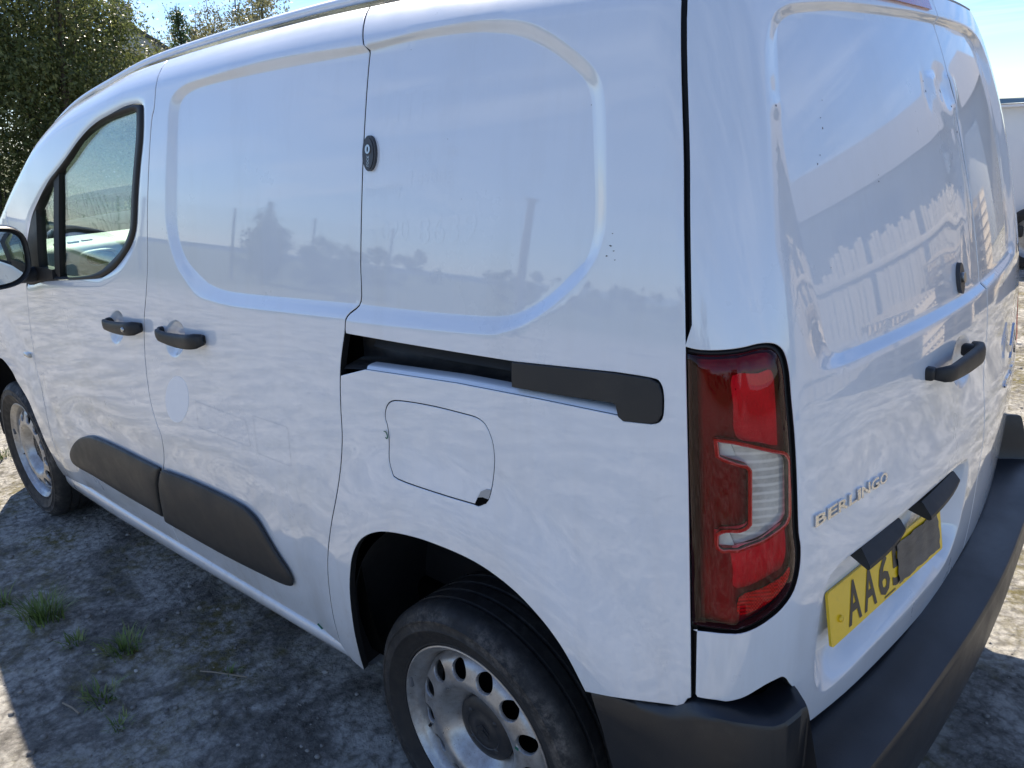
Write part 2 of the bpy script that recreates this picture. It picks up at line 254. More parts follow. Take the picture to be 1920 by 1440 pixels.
def uniform(p, n, closed=True):
    p = np.array(p, float)
    if closed: p = np.vstack([p, p[:1]])
    s = np.r_[0, np.cumsum(np.hypot(*np.diff(p, axis=0).T))]
    t = np.linspace(0, s[-1], n, endpoint=not closed)
    return np.stack([np.interp(t, s, p[:, 0]), np.interp(t, s, p[:, 1])], -1)
def area2(p): return .5 * np.sum(p[:, 0] * np.roll(p[:, 1], -1) - np.roll(p[:, 0], -1) * p[:, 1])
def ccw(p): p = np.array(p, float); return p if area2(p) > 0 else p[::-1]
def inset(p, d):          # p counter-clockwise; positive d moves inwards
    p = ccw(p); a = np.roll(p, 1, 0); b = np.roll(p, -1, 0)
    e1 = p - a; e2 = b - p
    e1 /= np.maximum(np.hypot(*e1.T), 1e-9)[:, None]; e2 /= np.maximum(np.hypot(*e2.T), 1e-9)[:, None]
    n1 = np.stack([-e1[:, 1], e1[:, 0]], -1); n2 = np.stack([-e2[:, 1], e2[:, 0]], -1)
    n = n1 + n2; n /= np.maximum(np.hypot(*n.T), 1e-9)[:, None]
    k = np.clip(np.sum(n * n1, 1), .5, 1)
    return p + n * (d / k)[:, None]
def outn(p):
    q = inset(p, -1e-3); n = q - ccw(p); return n / np.maximum(np.hypot(*n.T), 1e-9)[:, None]
def pip(pts, poly):
    x, y = pts[:, 0], pts[:, 1]; ins = np.zeros(len(pts), bool); a = poly; b = np.roll(poly, -1, 0)
    for (x0, y0), (x1, y1) in zip(a, b):
        if y0 == y1: continue
        c = ((y0 > y) != (y1 > y)) & (x < (x1 - x0) * (y - y0) / (y1 - y0) + x0)
        ins ^= c
    return ins
def pdist(pts, line, closed=True):
    d = np.full(len(pts), 1e9); a = line if closed else line[:-1]; b = np.roll(line, -1, 0) if closed else line[1:]
    for p0, p1 in zip(a, b):
        e = p1 - p0; L = e @ e
        t = np.clip(((pts - p0) @ e) / max(L, 1e-12), 0, 1)
        q = pts - p0 - t[:, None] * e
        d = np.minimum(d, np.hypot(q[:, 0], q[:, 1]))
    return d
def recess(outer, inner, depth, n=160):
    """sunken panel: 0 outside 'outer', -depth inside 'inner', a sloping wall between; returns (disp, guide lines)"""
    o = uniform(ccw(outer), n); i = uniform(ccw(inner), n)
    k = np.argmin(np.hypot(*(i - o[0]).T)); i = np.roll(i, -k, 0)
    def f(P):
        r = np.zeros(len(P)); io = pip(P, o); ii = pip(P, i)
        r[ii] = 1.0
        m = io & ~ii
        if m.any():
            a = pdist(P[m], o); b = pdist(P[m], i); t = a / np.maximum(a + b, 1e-9)
            r[m] = .62 * t + .38 * (t * t * (3 - 2 * t))
        return -depth * r
    return f, [o + (i - o) * w for w in (-.02, .06, .3, .6, .94, 1.03)]
def dish(loop, depth, n=56):
    o = uniform(ccw(loop), n)
    def f(P):
        r = np.zeros(len(P)); m = pip(P, o)
        if m.any():
            t = np.clip(pdist(P[m], o) / .030, 0, 1); r[m] = .55 * (1 - (1 - t) ** 2) + .45 * t * t * (3 - 2 * t)
        return -depth * r
    return f, [inset(o, -.002), o, inset(o, .005), inset(o, .011), inset(o, .018)]
def sum_disp(fs):
    def f(P):
        s = np.zeros(len(P))
        for g in fs: s = s + g(P)
        return s
    return f
def panel(name, dom, poly, mat, parent, holes=(), disp=None, h=.012, guides=(), gap=.003, off=0.0, flange=.016, mirror=False, jitter=True, hole_gap=.003, round_=.0014):
    pt = side_pt if dom == 's' else rear_pt
    D = disp if disp else (lambda P: np.zeros(len(P)))
    pos = lambda P: pt(P[:, 0], P[:, 1], off + D(P))
    lo = thin(resample(inset(poly, gap), h), h * .25); lo = ccw(lo)
    loops = [lo]
    for q in holes: loops.append(ccw(thin(resample(inset(q, -hole_gap), h * .8), h * .2))[::-1])
    allb = np.concatenate(loops)
    mn, mx = lo.min(0), lo.max(0)
    gx = np.arange(mn[0], mx[0], h); gz = np.arange(mn[1], mx[1], h * .866)
    X, Z = np.meshgrid(gx, gz); X = X + (np.arange(len(gz)) % 2)[:, None] * h * .5
    G = np.stack([X.ravel(), Z.ravel()], -1)
    def inside(P):
        m = pip(P, lo)
        for q in loops[1:]: m &= ~pip(P, q)
        return m
    G = G[inside(G)]
    d = np.full(len(G), 1e9)
    for q in loops: d = np.minimum(d, pdist(G, q))
    G = G[d > h * .45]
    gp = []; gedge = []; ng = 0
    for g in guides:
        st_ = h * .7; g = resample(uniform(g, max(8, int(np.sum(np.hypot(*np.diff(np.vstack([g, g[:1]]), axis=0).T)) / st_))), 1.0)
        d = np.full(len(g), 1e9)
        for q in loops: d = np.minimum(d, pdist(g, q))
        ok = inside(g) & (d > h * .15); idx = np.full(len(g), -1); idx[ok] = ng + np.arange(ok.sum())
        for i in range(len(g)):
            j = (i + 1) % len(g)
            if ok[i] and ok[j] and np.hypot(*(g[i] - g[j])) < st_ * 1.8: gedge.append((idx[i], idx[j]))
        gp.append(g[ok]); ng += int(ok.sum())
    nG = len(G)
    if ng:
        gp = np.concatenate(gp)
        # drop lattice points that crowd a guide line
        keep = np.ones(len(G), bool)
        for k in range(0, len(gp), 400):
            c = gp[k:k+400]; dd = np.hypot(G[:, None, 0] - c[None, :, 0], G[:, None, 1] - c[None, :, 1]).min(1); keep &= dd > h * .42
        G = G[keep]; nG = len(G); G = np.concatenate([G, gp])
    V = np.concatenate([allb, G]); edges = []; s = 0
    for q in loops:
        n = len(q); edges += [(s + i, s + (i + 1) % n) for i in range(n)]; s += n
    edges += [(int(len(allb) + nG + a), int(len(allb) + nG + b)) for a, b in gedge]
    r = delaunay_2d_cdt([Vector((a, b)) for a, b in V], edges, [], 0, 1e-6)
    P = np.array([(v.x, v.y) for v in r[0]]); T = np.array([f for f in r[2] if len(f) == 3])
    cen = P[T].mean(1); T = T[inside(cen)]
    co = pos(P); e = 1e-3
    def nrm(Q):
        a = pos(Q + [e, 0]) - pos(Q - [e, 0]); b = pos(Q + [0, e]) - pos(Q - [0, e])
        n = np.cross(a, b); n /= np.maximum(np.linalg.norm(n, axis=1), 1e-12)[:, None]
        if dom == 's': w = n[:, 1] < 0
        else: w = -np.cos(Q[:, 0]) * n[:, 0] + np.sin(Q[:, 0]) * n[:, 1] < 0
        n[w] *= -1
        return n
    N = nrm(P)
    fn = np.cross(co[T[:, 1]] - co[T[:, 0]], co[T[:, 2]] - co[T[:, 0]]); bad = np.sum(fn * N[T[:, 0]], 1) < 0
    T[bad] = T[bad][:, ::-1]
    dark = set(); verts = [co]; norms = [N]; faces = [tuple(t) for t in T]; base = len(co)
    if flange > 0:
        for q in loops:
            n2 = outn(q) if area2(q) > 0 else -outn(q[::-1])[::-1]
            c = pos(q); nn = nrm(q)
            t3 = pos(q + n2 * 2e-3) - pos(q - n2 * 2e-3); t3 -= nn * np.sum(t3 * nn, 1)[:, None]; t3 /= np.maximum(np.linalg.norm(t3, axis=1), 1e-9)[:, None]
            r0 = c; r1 = c + t3 * round_ * .7 - nn * round_ * .3; r2 = c + t3 * round_ - nn * round_; r3 = r2 - nn * flange
            m = len(q); verts += [r0, r1, r2, r3]; norms += [nn, nn * .75 + t3 * .66, t3, t3]
            for k in range(3):
                for i in range(m):
                    j = (i + 1) % m
                    f = (base + k*m + i, base + k*m + j, base + (k+1)*m + j, base + (k+1)*m + i)
                    faces.append(f); dark.add(len(faces) - 1) if k == 2 else None  # deep edge faces go black: shade of the gap put into colour
            base += 4 * m
    co = np.concatenate(verts); N = np.concatenate(norms); N /= np.maximum(np.linalg.norm(N, axis=1), 1e-9)[:, None]
    # face orientation from normals
    ff = []
    for f in faces:
        a, b, c = co[f[0]], co[f[1]], co[f[2]]
        g = np.array(((b[1]-a[1])*(c[2]-a[2])-(b[2]-a[2])*(c[1]-a[1]), (b[2]-a[2])*(c[0]-a[0])-(b[0]-a[0])*(c[2]-a[2]), (b[0]-a[0])*(c[1]-a[1])-(b[1]-a[1])*(c[0]-a[0])))
        ff.append(f if g @ (N[f[0]] + N[f[2]]) >= 0 else f[::-1])
    if mirror:
        co = co * [1, -1, 1] + [0, 2 * YC, 0]; N = N * [1, -1, 1]; ff = [f[::-1] for f in ff]
    o = mesh_obj(name, co, ff, [mat, RUBBER_GAPSHADE], parent, normals=N)
    mi = np.zeros(len(ff), np.int32); mi[list(dark)] = 1; o.data.polygons.foreach_set('material_index', mi)
    return o
def lathe(prof, n=64, axis='y'):
    """profile of (radius, height) turned about the y axis"""
    v = []; f = []; m = len(prof)
    for i in range(n):
        a = 2 * math.pi * i / n
        for r, h in prof: v.append((r * math.cos(a), h, r * math.sin(a)))
    for i in range(n):
        j = (i + 1) % n
        for k in range(m - 1): f.append((i*m + k, j*m + k, j*m + k + 1, i*m + k + 1))
    return v, f
def sweep(path, sect, up=(0, 0, 1), cap=True):
    """sect: list of lists of (a, b) per path point: a along 'side' (path x up), b along up"""
    path = [Vector(q) for q in path]; v = []; f = []; m = len(sect[0]); U = Vector(up)
    for i, q in enumerate(path):
        t = (path[min(i+1, len(path)-1)] - path[max(i-1, 0)]).normalized(); s = t.cross(U).normalized(); u = s.cross(t).normalized()
        for a, b in sect[i]: v.append(q + s * a + u * b)
    for i in range(len(path) - 1):
        for k in range(m):
            l = (k + 1) % m; f.append((i*m + k, i*m + l, (i+1)*m + l, (i+1)*m + k))
    if cap: f.append(tuple(range(m))[::-1]); f.append(tuple((len(path)-1)*m + k for k in range(m)))
    return v, f
def tube_bm(path, r, n=8, bm=None):
    b = bm or bmesh.new(); rr = r if isinstance(r, (list, tuple)) else [r] * len(path)
    path = [Vector(q) for q in path]; rings = []
    ref = Vector((0, 0, 1)) if abs((path[-1] - path[0]).normalized().z) < .9 else Vector((1, 0, 0))
    for i, q in enumerate(path):
        t = (path[min(i+1, len(path)-1)] - path[max(i-1, 0)]).normalized(); s = t.cross(ref).normalized(); u = s.cross(t)
        rings.append([b.verts.new(q + (s * math.cos(2*math.pi*k/n) + u * math.sin(2*math.pi*k/n)) * rr[i]) for k in range(n)])
    for a, c in zip(rings, rings[1:]):
        for k in range(n): b.faces.new((a[k], a[(k+1) % n], c[(k+1) % n], c[k]))
    b.faces.new(rings[0][::-1]); b.faces.new(rings[-1])
    return b
def solid_from_loop(name, loop, pos_top, pos_bot, mat, parent, mids=()):
    """closed slab: outline loop (2D) mapped by pos_top / pos_bot (arrays -> 3D) with a fan-free CDT cap"""
    q = ccw(thin(np.array(loop, float), 1e-4)); n = len(q)
    r = delaunay_2d_cdt([Vector((a, b)) for a, b in q], [(i, (i+1) % n) for i in range(n)], [], 0, 1e-7)
    P = np.array([(v.x, v.y) for v in r[0]]); T = np.array([f for f in r[2] if len(f) == 3]); T = T[pip(P[T].mean(1), q)]
    A = pos_top(P); B = pos_bot(P); k = len(P)
    bm = bmesh.new(); vs = [bm.verts.new(c) for c in np.concatenate([A, B])]
    for t in T:
        bm.faces.new([vs[i] for i in t]); bm.faces.new([vs[k + i] for i in t[::-1]])
    idx = [int(np.argmin(np.hypot(*(P - c).T))) for c in q]
    for i in range(n):
        a, b = idx[i], idx[(i+1) % n]
        if a != b:
            try: bm.faces.new((vs[a], vs[k + a], vs[k + b], vs[b]))
            except ValueError: pass
    return bm_obj(name, bm, mat, parent, angle=35)
def text_verts(s, size=1.0, extrude=0.0, res=2, bold=0.0):
    cu = bpy.data.curves.new('lettering', 'FONT'); cu.body = s; cu.size = size; cu.extrude = extrude; cu.resolution_u = res; cu.offset = bold
    ob = bpy.data.objects.new('lettering', cu); COL.objects.link(ob)
    dg = bpy.context.evaluated_depsgraph_get(); me = bpy.data.meshes.new_from_object(ob.evaluated_get(dg))
    v = np.array([tuple(q.co) for q in me.vertices]); f = [tuple(q.vertices) for q in me.polygons]
    bpy.data.objects.remove(ob); bpy.data.curves.remove(cu); bpy.data.meshes.remove(me)
    return v, f
# ---------------------------------------------------------------- materials
def mat(name, col, rough=.5, metal=0.0, coat=0.0, spec=.5, coat_r=.03):
    m = bpy.data.materials.new(name); m.use_nodes = True; b = m.node_tree.nodes['Principled BSDF']
    b.inputs['Base Color'].default_value = (*col, 1); b.inputs['Roughness'].default_value = rough; b.inputs['Metallic'].default_value = metal
    b.inputs['Coat Weight'].default_value = coat; b.inputs['Coat Roughness'].default_value = coat_r; b.inputs['Specular IOR Level'].default_value = spec
    return m
class NT:
    def __init__(s, m): s.t = m.node_tree; s.b = s.t.nodes.get('Principled BSDF'); s.co = s.t.nodes.new('ShaderNodeTexCoord').outputs['Object']
    def noise(s, sc, det=4, rough=.55, dist=0, vec=None, scale3=None):
        n = s.t.nodes.new('ShaderNodeTexNoise'); n.inputs['Scale'].default_value = sc; n.inputs['Detail'].default_value = det; n.inputs['Roughness'].default_value = rough; n.inputs['Distortion'].default_value = dist
        v = vec or s.co
        if scale3:
            mp = s.t.nodes.new('ShaderNodeMapping'); mp.inputs['Scale'].default_value = scale3; s.t.links.new(v, mp.inputs[0]); v = mp.outputs[0]
        s.t.links.new(v, n.inputs['Vector']); return n.outputs[0]
    def vor(s, sc, feat='F1', out=0, vec=None):
        n = s.t.nodes.new('ShaderNodeTexVoronoi'); n.inputs['Scale'].default_value = sc; n.feature = feat; s.t.links.new(vec or s.co, n.inputs['Vector']); return n.outputs[out]
    def ramp(s, f, pts):
        r = s.t.nodes.new('ShaderNodeValToRGB'); e = r.color_ramp.elements
        while len(e) < len(pts): e.new(.5)
        for k, (p, c) in enumerate(pts): e[k].position = p; e[k].color = (*c, 1) if not isinstance(c, (int, float)) else (c, c, c, 1)
        s.t.links.new(f, r.inputs[0]); return r.outputs[0]
    def mixc(s, f, a, b, mode='MIX'):
        m = s.t.nodes.new('ShaderNodeMix'); m.data_type = 'RGBA'; m.blend_type = mode
        for sock, v in ((m.inputs['Factor'], f), (m.inputs['A'], a), (m.inputs['B'], b)):
            if isinstance(v, (int, float)): sock.default_value = v
            elif isinstance(v, tuple): sock.default_value = (*v, 1)
            else: s.t.links.new(v, sock)
        return m.outputs['Result']
    def math(s, op, a, b=0.0, clamp=False):
        n = s.t.nodes.new('ShaderNodeMath'); n.operation = op; n.use_clamp = clamp
        for i, v in enumerate((a, b)):
            if isinstance(v, (int, float)): n.inputs[i].default_value = v
            else: s.t.links.new(v, n.inputs[i])
        return n.outputs[0]
    def sep(s):
        n = s.t.nodes.new('ShaderNodeSeparateXYZ'); s.t.links.new(s.co, n.inputs[0]); return n.outputs
    def set(s, k, v): s.t.links.new(v, s.b.inputs[k])
    def bump(s, hgt, strength, dist=.01, to='Normal', chain=None):
        n = s.t.nodes.new('ShaderNodeBump'); n.inputs['Strength'].default_value = strength; n.inputs['Distance'].default_value = dist; s.t.links.new(hgt, n.inputs['Height'])
        if chain is not None: s.t.links.new(chain, n.inputs['Normal'])
        if to: s.t.links.new(n.outputs[0], s.b.inputs[to])
        return n.outputs[0]
PAINT = mat('white_paint', (.72, .765, .825), .30, coat=1.0, coat_r=.025)
PAINT.node_tree.nodes['Principled BSDF'].inputs['Coat IOR'].default_value = 1.78
t = NT(PAINT)
zc = t.sep()[2]
dirt = t.math('MULTIPLY', t.noise(2.2, 8, .68), t.ramp(zc, [(.0, 1.0), (.45, .60), (1.0, .22)]))
streak = t.math('MULTIPLY', t.ramp(t.noise(9, 7, .7, scale3=(1, 1, .12)), [(.50, 0.0), (.75, 1.0)]), t.ramp(zc, [(.25, .35), (.9, .12)]))
splash = t.math('MULTIPLY', t.ramp(t.noise(48, 6, .75), [(.56, 0.0), (.70, 1.0)]), t.ramp(zc, [(.22, .55), (.62, 0.0)]))
dirtm = t.math('ADD', t.ramp(dirt, [(.14, 0.0), (.50, .42)]), t.math('ADD', streak, splash), True)
speck = t.ramp(t.noise(160, 2, .6), [(.80, 0.0), (.84, .5)])
c = t.mixc(dirtm, (.72, .765, .825), (.42, .385, .335)); c = t.mixc(speck, c, (.24, .22, .20)); t.set('Base Color', c)
t.set('Roughness', t.ramp(t.noise(3.5, 6, .65), [(.3, .24), (.7, .42)]))
t.set('Coat Roughness', t.ramp(t.noise(1.7, 9, .72), [(.35, .018), (.62, .034), (.8, .08)]))
lw = t.noise(2.1, 2, .4); fine = t.noise(55, 2, .5)
nb = t.bump(lw, .05, .012, to='Normal'); t.bump(fine, .022, .002, to='Normal', chain=nb)
n2_ = t.bump(lw, .045, .012, to='Coat Normal')
CLEAN = mat('clean_paint', (.80, .85, .92), .40, coat=.5, coat_r=.25)
BLACKP = mat('black_plastic', (.020, .021, .023), .48, spec=.45)
t = NT(BLACKP); t.set('Roughness', t.ramp(t.noise(6, 8, .7), [(.3, .40), (.7, .62)])); t.bump(t.noise(900, 2), .10, .0006)
t.set('Base Color', t.mixc(t.ramp(t.noise(7, 10, .72), [(.52, 0.0), (.85, .5)]), (.019, .020, .022), (.075, .068, .06)))
BUMP = mat('bumper_plastic', (.014, .016, .020), .42, spec=.55)
t = NT(BUMP); t.set('Roughness', t.ramp(t.noise(5, 9, .7), [(.3, .30), (.7, .52)])); t.bump(t.noise(700, 2), .30, .0009)
sc1 = t.ramp(t.noise(9, 12, .75, scale3=(1, .4, 1)), [(.60, 0.0), (.80, .5)]); t.set('Base Color', t.mixc(sc1, (.013, .0145, .018), (.060, .057, .054)))
RUBBER_GAPSHADE = mat('seal_rubber_gap_shade', (.010, .010, .011), .55, spec=.4)  # real seals, and black panel edges that stand in for gap shade
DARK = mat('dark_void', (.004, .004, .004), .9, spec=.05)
SLOTM = mat('rail_channel', (.018, .019, .022), .38)
t = NT(SLOTM); t.set('Base Color', t.mixc(t.ramp(t.noise(20, 8, .7), [(.45, 0.0), (.8, .6)]), (.014, .015, .017), (.09, .08, .07)))
CHROME = mat('chrome', (.75, .76, .78), .16, metal=1.0)
t = NT(CHROME); t.set('Roughness', t.ramp(t.noise(60, 6, .7), [(.3, .10), (.75, .38)])); t.set('Base Color', t.mixc(t.ramp(t.noise(80, 6, .7), [(.5, 0.0), (.75, .6)]), (.75, .76, .78), (.20, .17, .13)))
LOCKM = mat('lock_plate', (.045, .047, .052), .42)
STEEL = mat('lock_steel', (.52, .52, .50), .3, metal=1.0)
TYRE = mat('tyre_rubber', (.014, .014, .015), .62, spec=.4)
t = NT(TYRE); xx, yy_, zz_ = t.sep()
rad = t.math('SQRT', t.math('ADD', t.math('MULTIPLY', xx, xx), t.math('MULTIPLY', zz_, zz_)))
band = t.math('MULTIPLY', t.ramp(rad, [(.255, 0.0), (.280, 1.0), (.300, .9), (.312, .25)]), 1.0)
ang = t.ramp(t.noise(6.5, 4, .6), [(.40, 0.0), (.56, 1.0)])
scf = t.ramp(t.noise(42, 12, .78), [(.44, 0.0), (.66, 1.0)])
dust = t.ramp(t.noise(10, 8, .7), [(.35, .05), (.75, .45)])
cc = t.mixc(dust, (.013, .013, .014), (.046, .043, .040)); cc = t.mixc(t.math('MULTIPLY', t.math('MULTIPLY', scf, ang), band), cc, (.17, .15, .13))
t.set('Base Color', cc); t.set('Roughness', t.ramp(t.noise(30, 6), [(.3, .48), (.7, .80)])); nb = t.bump(t.noise(42, 12, .78), .5, .002); t.bump(t.noise(220, 8, .7), .35, .0012, chain=nb)
RIM = mat('silver_steel_wheel', (.44, .44, .44), .34, metal=.7, coat=.2)
t = NT(RIM)
gr = t.ramp(t.noise(26, 10, .74), [(.42, 0.0), (.74, .8)]); gr2 = t.ramp(t.noise(200, 4, .7), [(.63, 0.0), (.70, .85)])
t.set('Base Color', t.mixc(gr2, t.mixc(gr, (.46, .46, .46), (.20, .17, .145)), (.075, .055, .042))); t.set('Roughness', t.ramp(t.noise(18, 8, .7), [(.3, .24), (.7, .55)])); t.bump(t.noise(90, 6), .10, .001)
HUBCAP = mat('hub_cap_plastic', (.020, .021, .024), .46)
t = NT(HUBCAP); t.set('Base Color', t.mixc(t.ramp(t.noise(40, 9, .7), [(.45, 0.0), (.8, .5)]), (.018, .019, .022), (.09, .08, .07)))
def lens(name, col, rough=.05, tr=.0, emis=0):
    m = mat(name, col, .22, coat=1.0, coat_r=.03); return m
L_DARK = mat('smoked_red_lens', (.060, .004, .007), .16, coat=1.0, coat_r=.03)
t = NT(L_DARK); t.set('Base Color', t.mixc(t.ramp(t.noise(7, 4, .6), [(.3, 0.0), (.75, 1.0)]), (.030, .003, .005), (.115, .007, .010))); t.set('Coat Roughness', t.ramp(t.noise(12, 9, .75), [(.4, .02), (.75, .16)]))
L_RED = mat('red_lens', (.42, .012, .020), .18, coat=1.0, coat_r=.035)
L_SEG = mat('lamp_reflector_red', (.80, .32, .30), .25, metal=.2)
t = NT(L_SEG); vr = t.t.nodes.new('ShaderNodeTexChecker'); vr.inputs['Scale'].default_value = 240; t.t.links.new(t.co, vr.inputs['Vector']); t.bump(vr.outputs['Fac'], .5, .0012); t.set('Base Color', t.ramp(t.noise(16, 4, .6), [(.3, (.52, .34, .34)), (.7, (.86, .58, .58))]))
L_HOUS = mat('lamp_housing', (.045, .03, .03), .35)
t = NT(L_HOUS); t.set('Base Color', t.ramp(t.noise(9, 5, .6, scale3=(1, 1, .35)), [(.30, (.11, .036, .050)), (.72, (.31, .12, .14))]))
t = NT(L_RED); t.set('Base Color', t.mixc(t.ramp(t.noise(14, 5, .65), [(.3, 0.0), (.8, 1.0)]), (.36, .010, .016), (.60, .022, .032)))
vr = t.t.nodes.new('ShaderNodeTexChecker'); vr.inputs['Scale'].default_value = 260; t.t.links.new(t.co, vr.inputs['Vector']); t.bump(vr.outputs['Fac'], .25, .0008)
L_REFL = mat('reflector_lens', (.46, .015, .022), .15, coat=1.0)
t = NT(L_REFL); vr = t.t.nodes.new('ShaderNodeTexChecker'); vr.inputs['Scale'].default_value = 330; t.t.links.new(t.co, vr.inputs['Vector']); t.set('Base Color', t.mixc(vr.outputs['Fac'], (.30, .006, .012), (.75, .04, .05)))
L_CLEAR = mat('clear_lens', (.33, .34, .34), .12, coat=1.0, coat_r=.03, metal=.15)
t = NT(L_CLEAR)
wv = t.t.nodes.new('ShaderNodeTexWave'); wv.bands_direction = 'Z'; wv.inputs['Scale'].default_value = 26.0; wv.inputs['Distortion'].default_value = 1.2; wv.inputs['Detail'].default_value = 3; t.t.links.new(t.co, wv.inputs['Vector'])
t.set('Base Color', t.mixc(t.ramp(wv.outputs['Fac'], [(.55, 0.0), (.95, .55)]), t.ramp(t.noise(18, 5, .65), [(.3, (.30, .31, .31)), (.7, (.58, .59, .58))]), (.80, .80, .78))); t.bump(wv.outputs['Fac'], .15, .001)
L_BRIM = mat('bright_lens_edge', (.62, .62, .58), .2, coat=1.0)
YEL = mat('plate_yellow', (.86, .55, .006), .34, coat=.4, coat_r=.1)
t = NT(YEL); t.set('Base Color', t.mixc(t.ramp(t.noise(30, 9, .7), [(.50, 0.0), (.85, .4)]), (.88, .56, .006), (.48, .31, .04)))
INK = mat('plate_ink', (.030, .030, .032), .4)
TAPE = mat('duct_tape', (.075, .076, .078), .42)
t = NT(TAPE); wr = t.noise(16, 7, .65, .4, scale3=(1, 1, 3)); t.bump(wr, .55, .004); t.set('Base Color', t.mixc(t.ramp(wr, [(.35, 0.0), (.7, 1.0)]), (.055, .056, .058), (.11, .11, .112)))
CHIP = mat('paint_chip', (.11, .11, .115), .6)
GREENP = mat('green_paint_dab', (.01, .13, .08), .5)
def glass(name, tint, ior=1.9):
    m = bpy.data.materials.new(name); m.use_nodes = True; n = m.node_tree.nodes; l = m.node_tree.links; n.clear()
    o = n.new('ShaderNodeOutputMaterial'); mx = n.new('ShaderNodeMixShader'); tr = n.new('ShaderNodeBsdfTransparent'); gl = n.new('ShaderNodeBsdfGlossy'); fr = n.new('ShaderNodeFresnel')
    tr.inputs[0].default_value = (*tint, 1); gl.inputs['Roughness'].default_value = .01; gl.inputs[0].default_value = (1, 1, 1, 1); fr.inputs[0].default_value = ior; ge = n.new('ShaderNodeNewGeometry'); mv = n.new('ShaderNodeMix'); mv.inputs['A'].default_value = ior; mv.inputs['B'].default_value = 1.0 / ior; l.new(ge.outputs['Backfacing'], mv.inputs['Factor']); l.new(mv.outputs['Result'], fr.inputs[0])
    l.new(fr.outputs[0], mx.inputs[0]); l.new(tr.outputs[0], mx.inputs[1]); l.new(gl.outputs[0], mx.inputs[2]); l.new(mx.outputs[0], o.inputs[0]); return m
GLASS = glass('green_tinted_glass', (.80, .90, .85), 1.62); WSCREEN = glass('windscreen_glass', (.80, .90, .85), 1.5)
RLENS = glass('red_lens_glass', (.76, .065, .15), 1.4); CLENS = glass('clear_lens_glass', (.93, .94, .94), 1.5)
MIRR = mat('mirror_glass', (.80, .86, .86), .02, metal=1.0)
DASH = mat('dash_plastic', (.55, .55, .52), .55)
DASHD = mat('dash_dark', (.03, .031, .033), .5)
SEATM = mat('seat_cloth', (.045, .046, .05), .85)
GREYI = mat('grey_interior', (.16, .16, .165), .7)
# ---------------------------------------------------------------- the white panel van
VAN = empty('panel_van', (0, 0, 0))
setp(VAN, 'white panel van filling the frame, black mouldings, dented rear doors and yellow number plate', 'van')
A = lambda k: np.array(M[k], float)
SP = lambda x, z, o=0.0: side_pt(np.array([x], float), np.array([z], float), np.array([o], float))[0]
RP = lambda u, z, o=0.0: rear_pt(np.array([u], float), np.array([z], float), np.array([o], float))[0]
sp = lambda P, o=0.0: side_pt(P[:, 0], P[:, 1], np.full(len(P), o))
rp = lambda P, o=0.0: rear_pt(P[:, 0], P[:, 1], np.full(len(P), o))
ztop = lambda x, d=.022: float(f_top(x)) - d
roofline = lambda x0, x1, d=.022, n=24: np.array([(x, ztop(x, d)) for x in np.linspace(x0, x1, n)])
g_slide = catmull(A('g_slide')[1:], n=5); g_slide = np.vstack([[(.262, ztop(.262))], g_slide])
g_b = catmull(A('g_b')[1:16], n=5); g_b = np.vstack([[(1.098, ztop(1.098)), (1.083, 1.755)], g_b, [(1.372, .40), (1.375, .36), (1.376, .291)]])
g_a = catmull(A('g_a'), n=4)
sill_z = lambda x: .338 - (x - .45) * (.338 - .262) / 2.05
arch_r = catmull(A('arch_r'), n=5); arch_r[:, 0] += 0
arch_f = catmull(A('arch_f'), n=4)
ac = np.array([2.785, .372]); tt = np.linspace(math.radians(95), math.radians(-18), 30)
arch_f2 = np.array([(ac[0] + .375 * math.cos(a), ac[1] + .375 * math.sin(a)) for a in tt])
arch_full = np.vstack([arch_f[::-1][:-3], arch_f2])          # from the sill forwards
def archbulge(cx, cz, r0, r1, amp):
    def f(P):
        r = np.hypot(P[:, 0] - cx, P[:, 1] - cz); t = np.clip((r1 - r) / (r1 - r0), 0, 1)
        return amp * t * t * (3 - 2 * t) - .006 * np.clip(1 - (r - r0 + .07) / .05, 0, 1) * 0
    return f
bulge_r = archbulge(-.01, .40, .43, .60, .013); bulge_f = archbulge(2.78, .40, .43, .62, .014)
def scallop(P):      # shallow hollow along the lower doors, above the moulding
    x, z = P[:, 0], P[:, 1]; c = .700 - .03 * (x - 1.2)
    e = np.clip((x - .62) / .25, 0, 1) * np.clip((2.12 - x) / .25, 0, 1)
    return -.007 * e * np.exp(-((z - c + .03) / .075) ** 2)
# --- rear quarter
d2, gl2 = recess(catmull(A('r2_out'), n=4), catmull(A('r2_in'), n=4), .013)
gs_a = g_slide[g_slide[:, 1] > 1.192]; gs_b = g_slide[g_slide[:, 1] < 1.105]
sl_ = A('slot')[1:-1]; sl_t = sl_[:11]; sl_b = sl_[11:]
qpoly = np.vstack([gs_a, sl_t[:5], catmull(sl_t[4:], n=3)[1:], sl_b, gs_b, [(.462, .345)], [(.43, .300)], arch_r, A('q_bot')[1:], catmull(A('g_tail')[::-1], n=4), [(-.418, 1.78)], roofline(-.41, .262)[:-1]])
slot = catmull(A('slot'), closed=True, n=3)
slot_h = A('slot')
flap = catmull(A('flap'), closed=True, n=3)
quarter = panel('rear_quarter', 's', qpoly, PAINT, VAN, holes=[flap], disp=sum_disp([d2, bulge_r]), guides=gl2, h=.012, hole_gap=.0015)
